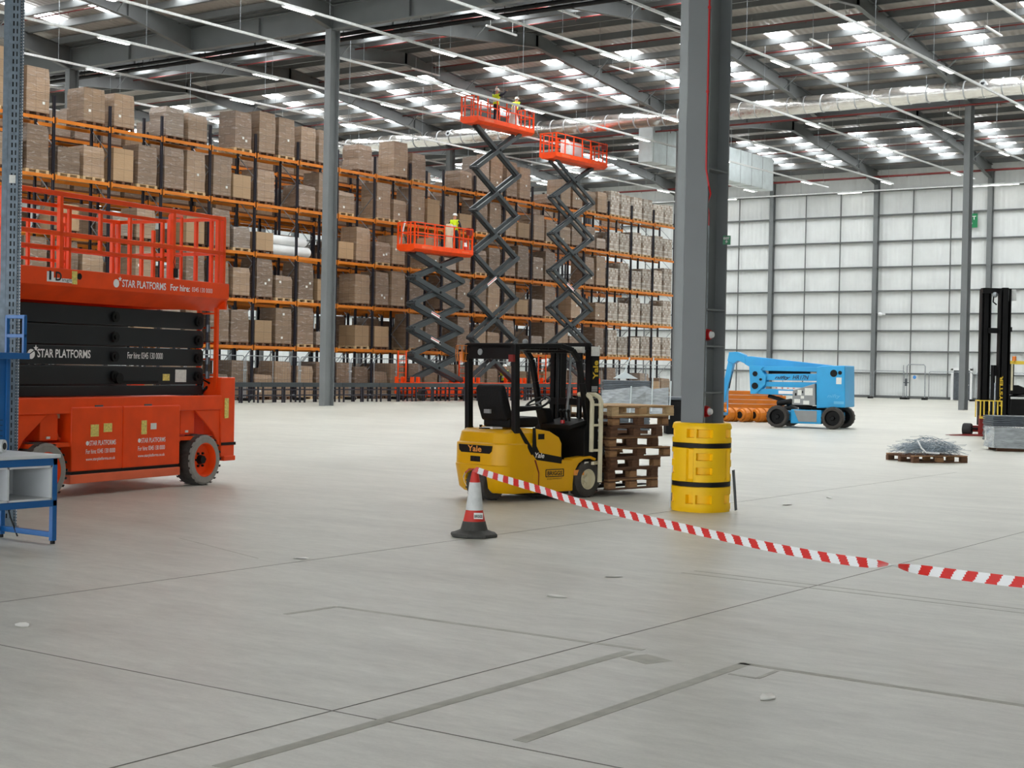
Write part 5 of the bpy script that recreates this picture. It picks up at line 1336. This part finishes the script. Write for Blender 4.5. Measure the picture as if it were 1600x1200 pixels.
lettering('nifty', a3, (1.88, -0.355, 1.48), (-1, 0, 0), (0, 0, 1), 0.5, 0.13, 'letter_dark_blue', shear=0.35, bold=0.03)
lettering('HR17N', a3, (1.32, -0.355, 1.48), (-1, 0, 0), (0, 0, 1), 0.5, 0.13, 'letter_dark_blue', shear=0.25, bold=0.02)
boom('boom_arm', [(0.5, 1.22), (2.3, 1.24), (2.3, 1.38), (0.5, 1.4)], -0.62, -0.36)
boom('boom_arm', [(1.2, 0.98), (2.4, 1.0), (2.4, 1.17), (1.2, 1.15)], -0.62, -0.36)
b = MB()
for k in range(7): b.box((1.25 + 0.09 * k, -0.355, 1.19), (1.3 + 0.09 * k, -0.35, 1.215), k % 2)
b.box((1.25, -0.355, 1.02), (1.75, -0.35, 1.12), 1); b.build('warning_stripe', ['red_signal', 'letter_white'], a3)
boom('link_plate', [(2.2, 1.86), (2.68, 1.88), (2.62, 1.0), (2.45, 1.0), (2.15, 1.3), (2.13, 1.55), (2.3, 1.75)], -0.34, -0.3)
boom('link_plate', [(2.2, 1.86), (2.68, 1.88), (2.62, 1.0), (2.45, 1.0), (2.15, 1.3), (2.13, 1.55), (2.3, 1.75)], -0.7, -0.66)
b = MB(); b.cyl((2.48, -0.3, 1.25), (2.48, -0.285, 1.25), 0.1, n=18); b.cyl((2.48, -0.3, 1.62), (2.48, -0.285, 1.62), 0.08, n=18); b.cyl((2.3, -0.3, 1.45), (2.3, -0.27, 1.45), 0.04, n=12); b.build('link_hole', 'black', GN)
boom('jib_head', [(2.9, 1.92), (2.95, 2.2), (3.2, 2.3), (3.45, 2.28), (3.5, 2.0), (3.3, 1.92), (3.15, 2.02)], -1.02, -0.7)
boom('jib_arm', [(3.3, 2.0), (3.48, 2.04), (3.62, 1.3), (3.72, 0.7), (3.58, 0.7), (3.46, 1.3)], -0.98, -0.74)
b = MB(); b.cyl((3.36, -0.9, 1.95), (3.5, -0.9, 1.15), 0.04, n=10); b.cyl((2.1, -0.5, 0.95), (1.25, -0.5, 0.72), 0.06, n=12); b.cyl((0.9, -0.86, 1.7), (2.2, -0.86, 1.68), 0.05, n=12); b.build('hydraulic_cylinder', 'black', GN)
b = MB()
for z in (0.35, 0.9, 1.45):
    for p, q in (((3.7, -1.5), (3.7, -0.2)), ((3.7, -0.2), (4.4, -0.2)), ((4.4, -0.2), (4.4, -1.5)), ((4.4, -1.5), (3.7, -1.5))): b.bar((*p, z), (*q, z), 0.035, 0.035)
for x, y in ((3.7, -1.5), (3.7, -0.2), (4.4, -0.2), (4.4, -1.5)): b.bar((x, y, 0.3), (x, y, 1.45), 0.035, 0.035)
b.box((3.7, -1.5, 0.28), (4.4, -0.2, 0.33)); b.build('basket', 'blue_boom', GN)

# ================================================================ REACH TRUCK at the right edge
RT = empty('reach_truck', 'tall black-masted reach truck with red leg and yellow guard rails at the picture edge', 'reach truck', (-14.0, 42.3, 0), R(215.4))
# local: +x left in the photograph, +y to the camera
for x, s in ((-0.26, 0), (-0.72, 1)):
    w = 0.135 if s == 0 else 0.155
    b = MB(); y = -0.1 if s == 0 else 0.15
    b.box((x - w, y - 0.12, 0.3), (x - w + 0.03, y + 0.12, 4.15)); b.box((x + w - 0.03, y - 0.12, 0.3), (x + w, y + 0.12, 4.15)); b.box((x - w, y - 0.12, 0.3), (x + w, y - 0.09, 4.15)); b.box((x - w * 0.5, y - 0.05, 0.35), (x + w * 0.5, y + 0.1, 4.18)); b.build('mast_upright', 'black', RT)
b = MB(); b.box((-0.88, -0.1, 4.02), (-0.12, 0.1, 4.17)); b.box((-0.7, -0.05, 2.9), (-0.3, 0.1, 3.05)); b.box((-0.96, 0.0, 2.95), (-0.84, 0.12, 3.08)); b.box((-0.7, -0.05, 0.5), (-0.3, 0.1, 0.7)); b.build('mast_crossbar', 'black', RT)
b = MB(); b.cyl((-0.47, 0.05, 0.4), (-0.47, 0.05, 2.0), 0.06, n=12); b.cyl((-0.52, 0.12, 0.4), (-0.52, 0.12, 1.5), 0.03, n=10, m=1); b.box((-0.55, 0.0, 1.7), (-0.42, 0.1, 2.0)); b.sphere((-0.46, 0.1, 3.98), 0.08, 12, 1); b.build('lift_cylinder', ['black', 'galv'], RT)
b = MB(); b.tube([(-0.42, 0.12, 3.95), (-0.4, 0.14, 3.78), (-0.5, 0.14, 3.7)], 0.02, 6); b.build('hose', 'black', RT)
b = MB(); b.prism([(-0.8, 3.8), (-1.06, 3.82), (-1.04, 4.14), (-0.82, 4.14)], 0.1, 0.13, 'y'); b.build('white_plate', 'white_worn', RT)
for s, y in ((0, 0.32),):
    b = MB(); b.box((0.0, y, 0.04), (-0.12, y + 0.14, 0.58)); b.box((-0.1, y, 0.08), (-2.2, y + 0.14, 0.26)); b.build('straddle_leg', 'red_dark', RT, bevel=0.01)
b = MB(); b.box((-0.1, -0.82, 0.08), (-2.2, -0.68, 0.26)); b.build('straddle_leg', 'red_dark', RT, bevel=0.01)
o = wheel(RT, (0.2, -0.0, 0.175), 0.175, 0.24, 'rubber_black', 'black', n=24, dish=0.5); o.rotation_euler.z = R(60)
b = MB(); b.box((0.12, -0.1, 0.17), (-0.1, 0.1, 0.22)); b.build('wheel_bracket', 'black', RT)
for y in (0.12, 0.5):
    b = MB(); b.prism([(0.85, 0.012), (-0.1, 0.012), (-0.1, 0.05), (0.2, 0.05), (0.85, 0.022)], y, y + 0.11, 'y'); b.build('fork', 'red_dark', RT)
b = MB(); y = 0.5
b.box((0.02, y - 0.02, 0.5), (-0.6, y + 0.02, 0.56))
for x in (0.0, -0.1, -0.24, -0.36, -0.48, -0.59): b.bar((x, y, 0.53), (x, y, 1.0), 0.028, 0.028)
b.bar((0.01, y, 1.0), (-0.6, y, 1.0), 0.028, 0.028); b.bar((0.01, y, 1.0), (0.01, y - 0.4, 1.0), 0.028, 0.028); b.bar((0.01, y - 0.4, 0.53), (0.01, y - 0.4, 1.0), 0.028, 0.028); b.build('guard_rail', 'yellow_rail', RT)
b = MB(); b.prism([(-0.86, 0.3), (-2.4, 0.3), (-2.4, 1.12), (-1.2, 1.18), (-0.9, 1.1)], -0.7, 0.3, 'y'); b.build('truck_body', 'black', RT, bevel=0.03)
b = MB(); b.box((-0.9, 0.302, 1.06), (-2.3, 0.32, 1.12)); b.build('trim_strip', 'white_worn', RT)
b = MB(); b.prism([(-0.95, 1.18), (-1.5, 1.18), (-1.42, 1.35), (-1.15, 1.45), (-0.95, 1.45)], -0.4, 0.2, 'y'); b.sphere((-1.62, 0.1, 1.35), 0.06, 10); b.build('seat', 'black_soft', RT, bevel=0.03)
b = MB(); b.box((-0.95, -0.3, 1.4), (-1.15, -0.2, 2.08)); b.box((-0.88, 0.15, 1.75), (-0.98, 0.25, 2.12)); b.build('cab_post', 'black', RT)
b = MB(); b.box((-0.9, 0.28, 1.3), (-0.95, 0.31, 2.05)); b.build('cab_pillar', 'cream', RT)
b = MB(); b.box((-0.88, 0.2, 2.04), (-2.4, 0.28, 2.13)); b.box((-0.88, -0.6, 2.04), (-2.4, -0.52, 2.13)); b.box((-0.95, -0.6, 2.06), (-1.03, 0.28, 2.12)); b.build('overhead_guard', 'yellow_rail', RT)
b = MB(); b.cyl((-1.0, 0.24, 2.13), (-1.0, 0.24, 2.26), 0.055, n=14); b.build('beacon', 'amber', RT)
mt = [o for o in RT.children if o.name.startswith('mast_upright')][1]
lettering('HYSTER', mt, (-0.68, 0.275, 0.85), (0, 0, 1), (1, 0, 0), 0.85, 0.09, 'letter_yellow', bold=0.03)
# ================================================================ WRAPPED BUNDLES AT THE RIGHT
def bundle(loc, rz, lx, ly, h, label, m='film', sheets='tray_dark', wrap=True, name='tray_bundle'):
    root = empty(name, label, 'bundle', loc, rz, 'bundles of steel trays')
    b = MB()
    for y in (-ly / 2 + 0.1, ly / 2 - 0.1): b.box((-lx / 2 + 0.05, y - 0.05, 0), (lx / 2 - 0.05, y + 0.05, 0.09))
    b.build('bearer', 'wood_dark', root)
    n = int((h - 0.09) / 0.045)
    b = MB()
    for k in range(n): z = 0.091 + k * 0.045; b.box((-lx / 2 + 0.01 * (k % 3), -ly / 2, z), (lx / 2 - 0.012 * (k % 2), ly / 2, z + 0.036))
    b.build('tray_stack', sheets, root)
    if wrap:
        b = MB(); rnd = random.Random(int(lx * 100)); N = 16; vs = []
        zs = [0.06, 0.2, 0.36, h - 0.03, h + 0.012]
        ring = []
        for z in zs:
            for i in range(N):
                t = i / N * 4; e = int(t); f = t - e; c = [(-1, -1), (1, -1), (1, 1), (-1, 1), (-1, -1)]
                x = c[e][0] + (c[e + 1][0] - c[e][0]) * f; y = c[e][1] + (c[e + 1][1] - c[e][1]) * f
                g = 1 + rnd.uniform(0.0, 0.035)
                vs.append((x * (lx / 2 + 0.015) * g, y * (ly / 2 + 0.015) * g, z + rnd.uniform(-0.01, 0.02)))
        fs = [(k * N + i, k * N + (i + 1) % N, (k + 1) * N + (i + 1) % N, (k + 1) * N + i) for k in range(len(zs) - 1) for i in range(N)] + [tuple(range((len(zs) - 1) * N, len(zs) * N))]
        b.add(vs, fs); b.build('stretch_film', m, root)
    return root
bundle((-9.9, 35.1, 0), R(30), 2.6, 1.0, 0.52, 'film-wrapped bundle of steel trays lying on the floor at the picture edge')
bundle((-10.88, 38.19, 0), R(32), 2.8, 1.0, 0.74, 'unwrapped darker stack of steel trays behind the film-wrapped bundle', wrap=False)
# clear-wrapped stack and black box beyond the forklift
SB = bundle((-20.75, 34.4, 0), R(35.4), 1.25, 1.0, 1.44, 'tall stack of steel trays in clear film standing beyond the pallets on the forklift', sheets='tray_dark', wrap=False)
b = MB()
zs = [(0.5, 0.0), (0.8, 0.03), (1.05, 0.0), (1.2, 0.02)]
vs = []
for x in (-0.66, -0.3, 0.1, 0.5, 0.66, 1.1): 
    for z, o_ in zs: vs.append((x, -0.53 - o_ * math.sin(x * 9), z - 0.1 * (x > 0.6) + 0.12 * x))
n = len(zs); fs = [(i * n + j, (i + 1) * n + j, (i + 1) * n + j + 1, i * n + j + 1) for i in range(5) for j in range(n - 1)]
b.add(vs, fs); o = b.build('film_sheet', 'film', SB); sm = o.modifiers.new('t', 'SOLIDIFY'); sm.thickness = 0.004
b = MB()
for x, z0, z1 in ((0.65, 0.6, 2.0), (0.08, 0.3, 1.25), (1.12, 0.4, 1.4)): b.bar((x, -0.56, z0), (x + 0.03, -0.56, z1), 0.05, 0.03)
b.bar((-0.1, -0.3, 1.44), (0.08, -0.3, 2.0), 0.03, 0.03); b.prism([(-0.35, 1.44), (-0.05, 1.62), (0.3, 1.44)], -0.4, -0.2, 'y')
b.build('film_end', 'white_wrap', SB)
BX = empty('black_bin', 'black box standing on the floor between the pallet load and the near column', 'bin', (-19.55, 35.25, 0), R(35.4))
b = MB(); b.box((-0.4, -0.4, 0.0), (0.4, 0.4, 0.9)); b.build('bin_body', 'black_soft', BX, bevel=0.03)
b = MB(); b.box((-0.43, -0.43, 0.9), (0.43, 0.43, 0.98)); b.build('lid', 'tray_dark', BX, bevel=0.02)

# orange racking parts stacked beyond the near column
rz = R(35.4); ca2, sa2 = math.cos(rz), math.sin(rz)
ob = Vector((-23.2, 46.3, 0))
k = 0
for lv in range(6):
    for c in range(2):
        k += 1
        b = MB(); l = 2.6
        b.box((-l / 2, -0.06, 0), (l / 2, 0.06, 0.135)); b.box((-l / 2, -0.07, -0.01), (-l / 2 + 0.02, 0.07, 0.14)); b.box((l / 2 - 0.02, -0.07, -0.01), (l / 2, 0.07, 0.14))
        o = b.build('rack_beam', 'orange', bevel=0.006)
        dx = random.uniform(-0.12, 0.12); p = ob + Vector((ca2 * dx - sa2 * (0.3 * c), sa2 * dx + ca2 * (0.3 * c), 0.14 + 0.15 * lv)); o.location = p; o.rotation_euler.z = rz + random.uniform(-0.03, 0.03)
        tag(o, 'orange racking beam in the stack beyond the near column, %s layer up, %s of its pair' % (ORD[lv], 'front' if c == 0 else 'back'), 'racking beam', 'stacked orange beams')
for x in (-0.8, 0.8):
    b = MB(); b.box((-0.06, -0.2, 0), (0.06, 0.5, 0.12)); o = b.build('timber_bearer', 'wood_dark'); o.location = ob + Vector((ca2 * x, sa2 * x, 0)); o.rotation_euler.z = rz
    tag(o, 'dark timber bearer on the floor under the %s end of the stacked orange beams' % ('near' if x < 0 else 'far'), 'bearer', 'bearers under the orange beams')
for i in range(5):
    b = MB(); q = 9
    prof_ = []
    for z0, z1, r_ in ((0, 0.1, 0.19), (0.1, 0.28, 0.235), (0.28, 0.36, 0.19), (0.36, 0.56, 0.235), (0.56, 0.66, 0.19)): prof_ += [(r_, z0 - 0.33), (r_, z1 - 0.33)]
    b.lathe(prof_, (0, 0, 0.245), 18, 'x')
    b.cyl((-0.345, 0, 0.245), (-0.329, 0, 0.245), 0.12, n=14, m=1)
    o = b.build('post_guard', ['orange', 'black'], bevel=0.01); x = -1.1 + 0.52 * i; p = ob + Vector((ca2 * x + sa2 * 0.85, sa2 * x - ca2 * 0.85, -0.01)); o.location = p; o.rotation_euler.z = rz + R(28 + 5 * (i % 3))
    tag(o, 'orange plastic post guard lying before the stacked orange beams, %s from the column' % ORD[i], 'post guard', 'orange post guards on the floor')
b = MB(); rnd = random.Random(5)
b.tube([(0.22 * math.cos(t * 1.9) + 0.03 * math.sin(t * 7), 0.2 * math.sin(t * 1.9), 0.06 + 0.012 * t) for t in [0.2 * i for i in range(90)]], 0.035, 7); o = b.build('hose_coil', 'red_dark'); o.location = ob + Vector((ca2 * -1.5 + sa2 * 0.7, sa2 * -1.5 - ca2 * 0.7, -0.02)); tag(o, 'dark red coil of hose on the floor next to the orange post guards', 'hose')

# ================================================================ WIRE OFFCUTS ON A PALLET
pallet_thing((-10.45, 28.75, 0), R(52), 'brown wooden pallet on the floor heaped with thin wire offcuts', 1.2, 1.0, ['wood_dark', 'wood'], seed=77)
rnd = random.Random(9); b = MB(); pc_ = Vector((-10.45, 28.75, 0.142))
for i in range(420):
    a = rnd.uniform(0, 2 * math.pi); rr = 0.55 * math.sqrt(rnd.random()); h = 0.02 + 0.3 * max(0, 1 - (rr / 0.6) ** 2) * rnd.random()
    c = pc_ + Vector((rr * math.cos(a), rr * math.sin(a), h)); th = rnd.uniform(0, math.pi); l = rnd.uniform(0.12, 0.35); e_ = rnd.uniform(-0.25, 0.35); d = Vector((math.cos(th), math.sin(th), e_)) * l
    p, q = c - d, c + d; p.z = max(p.z, 0.15); q.z = max(q.z, 0.15); m_ = (p + q) / 2 + Vector((rnd.uniform(-.04, .04), rnd.uniform(-.04, .04), 0.05)); b.tube([p, m_, q], 0.0035, 3)
tag(b.build('wire_offcuts', 'wire'), 'tangled heap of thin grey wire offcuts on the wooden pallet', 'wire', kind='stuff')
b = MB(); b.tube([pc_ + Vector(v) for v in ((0.0, -0.5, 0.28), (0.1, -0.55, 0.14), (0.2, -0.56, 0.06), (0.42, -0.45, 0.05))], 0.016, 6); tag(b.build('white_strap', 'white'), 'white plastic strap hanging over the wire offcuts on the pallet', 'strap')

# ================================================================ AT THE END WALL: fence, gate, signs, small things
def wall_fence(x0, x1, y, label, h=1.9):
    root = empty('fence_panel', label, 'fence panel', (x0, y, 0), 0, 'fence panels at the end wall'); w = x1 - x0
    b = MB(); r = 0.15
    pts = [(0.04, 0, 0.131)] + [(0.04 + r - r * math.cos(R(a)), 0, h - r + r * math.sin(R(a))) for a in (0, 30, 60, 90)] + [(w - 0.04 - r + r * math.sin(R(a)), 0, h - r + r * math.cos(R(a))) for a in (0, 30, 60, 90)] + [(w - 0.04, 0, 0.131)]
    b.tube(pts, 0.026, 6); b.build('frame', 'galv', root)
    b = MB()
    b.box((w - 0.13, -0.3, 0), (w + 0.06, 0.3, 0.13))
    b.build('foot_block', 'black', root, bevel=0.02)
    b = MB()
    for i in range(1, int(w / 0.2)): b.bar((0.2 * i, 0, 0.15), (0.2 * i, 0, h - 0.03), 0.004, 0.004)
    b.build('wire_mesh', 'galv', root)
for k, (a, c) in enumerate(((-46.2, -42.95), (-42.8, -39.6), (-39.45, -37.2), (-35.6, -32.6), (-32.4, -29.2), (-29.0, -25.8))):
    wall_fence(a, c, 98.0, 'tall grey tubular fence panel before the white end wall, %s from the racking side' % ORD[k])
root = empty('pedestrian_gate', 'grey tubular pedestrian gate with small blue sign in the fence at the end wall', 'gate', (-37.05, 97.9, 0), 0)
b = MB(); h = 2.35; w = 1.25
b.tube([(0, 0, 0.02), (0, 0, h - 0.1), (0.1, 0, h), (w - 0.1, 0, h), (w, 0, h - 0.1), (w, 0, 0.02)], 0.035, 8); b.tube([(-0.25, 0, 0.02), (-0.25, 0, h - 0.05)], 0.03, 8); b.build('frame', 'galv', root)
b = MB(); b.box((-0.2, -0.06, 1.1), (0.15, -0.02, 1.16)); b.box((-0.1, -0.06, 0.9), (0.05, -0.02, 1.4)); b.build('latch', 'tray_dark', root)
b = MB(); b.box((0.35, -0.05, 1.35), (0.75, -0.035, 1.65)); b.cyl((0.55, -0.05, 1.5), (0.55, -0.056, 1.5), 0.12, n=18, m=1); b.build('sign', ['sticker_white', 'letter_blue'], root)
b = MB()
for x in (-0.25, 0, w): b.box((x - 0.14, -0.25, 0), (x + 0.14, 0.25, 0.14))
b.build('foot_block', 'black', root, bevel=0.02)
def exit_sign(loc, rz, label, w=0.62, h=0.72):
    root = empty('exit_sign', label, 'exit sign', loc, rz, 'green exit signs')
    b = MB(); b.box((-w / 2, -0.02, -h / 2), (w / 2, 0.02, h / 2)); b.build('board', 'green_sign', root)
    lettering('EXIT', root, (-w * 0.4, -0.023, h * 0.08), (1, 0, 0), (0, 0, 1), w * 0.8, h * 0.26, 'letter_white', bold=0.03)
    b = MB(); b.prism([(u * w, v * w) for u, v in ((-0.04, 0.02), (0.04, 0.02), (0.04, -0.2), (0.16, -0.12), (0.16, -0.22), (0.0, -0.38), (-0.16, -0.22), (-0.16, -0.12), (-0.04, -0.2))], -0.026, -0.022, 'y'); b.build('arrow', 'letter_white', root)
exit_sign((-34.05, 101.02, 12.15), 0, 'green exit sign with white down arrow high on the end wall beside column', 1.0, 0.95)
b = MB(); b.box((-0.2, -0.02, 0.47), (0.2, 0.03, 0.7)); b.build('bracket', 'galv', bpy.data.objects['exit_sign'])
exit_sign((-8.555, 16.5, 3.29), R(20), 'small green exit sign fixed to the rear edge of the near grey column', 0.09, 0.11)
b = MB(); b.sphere((0, -0.12, 0), 0.16, 14); b.box((-0.05, -0.05, -0.05), (0.3, 0.081, 0.1)); o = b.build('security_camera', 'white'); o.location = (-40.2, 100.97, 5.85); tag(o, 'small white security camera on the end wall beside a grey wall column', 'camera')
# scraps of paper on the floor
SCR = [(-6.18, 9.31, 'scrap of white paper flat on the floor between the cone and tape lines'), (-6.4, 10.5, 'small crumpled scrap lying on the floor in front of the barrier tape sag'), (-3.43, 7.18, 'crumpled white scrap on the floor by the near tape-marked corner'), (-8.03, 5.99, 'scrap of paper on the floor before the workbench'), (-9.02, 9.59, 'white paper scrap on the floor between the workbench and the cone'), (-8.25, 17.73, 'white scrap on the floor just beyond the yellow column guard'), (-8.31, 19.17, 'farther pale scrap on the open floor beyond the yellow column guard')]
for i, (x, y, lab) in enumerate(SCR):
    rnd = random.Random(i); b = MB(); n = 7
    vs = [(0, 0, 0.008)] + [((0.05 + 0.03 * rnd.random()) * math.cos(2 * math.pi * k / n) * 1.4, (0.03 + 0.02 * rnd.random()) * math.sin(2 * math.pi * k / n), 0.002 + 0.009 * rnd.random()) for k in range(n)]
    b.add(vs, [(0, 1 + k, 1 + (k + 1) % n) for k in range(n)]); b.add([(v[0], v[1], 0.001) for v in vs], [(0, 1 + (k + 1) % n, 1 + k) for k in range(n)])
    o = b.build('paper_scrap', 'paper'); o.location = (x, y, 0.001); o.rotation_euler.z = i * 0.9; tag(o, lab, 'paper scrap', 'scraps on the floor')
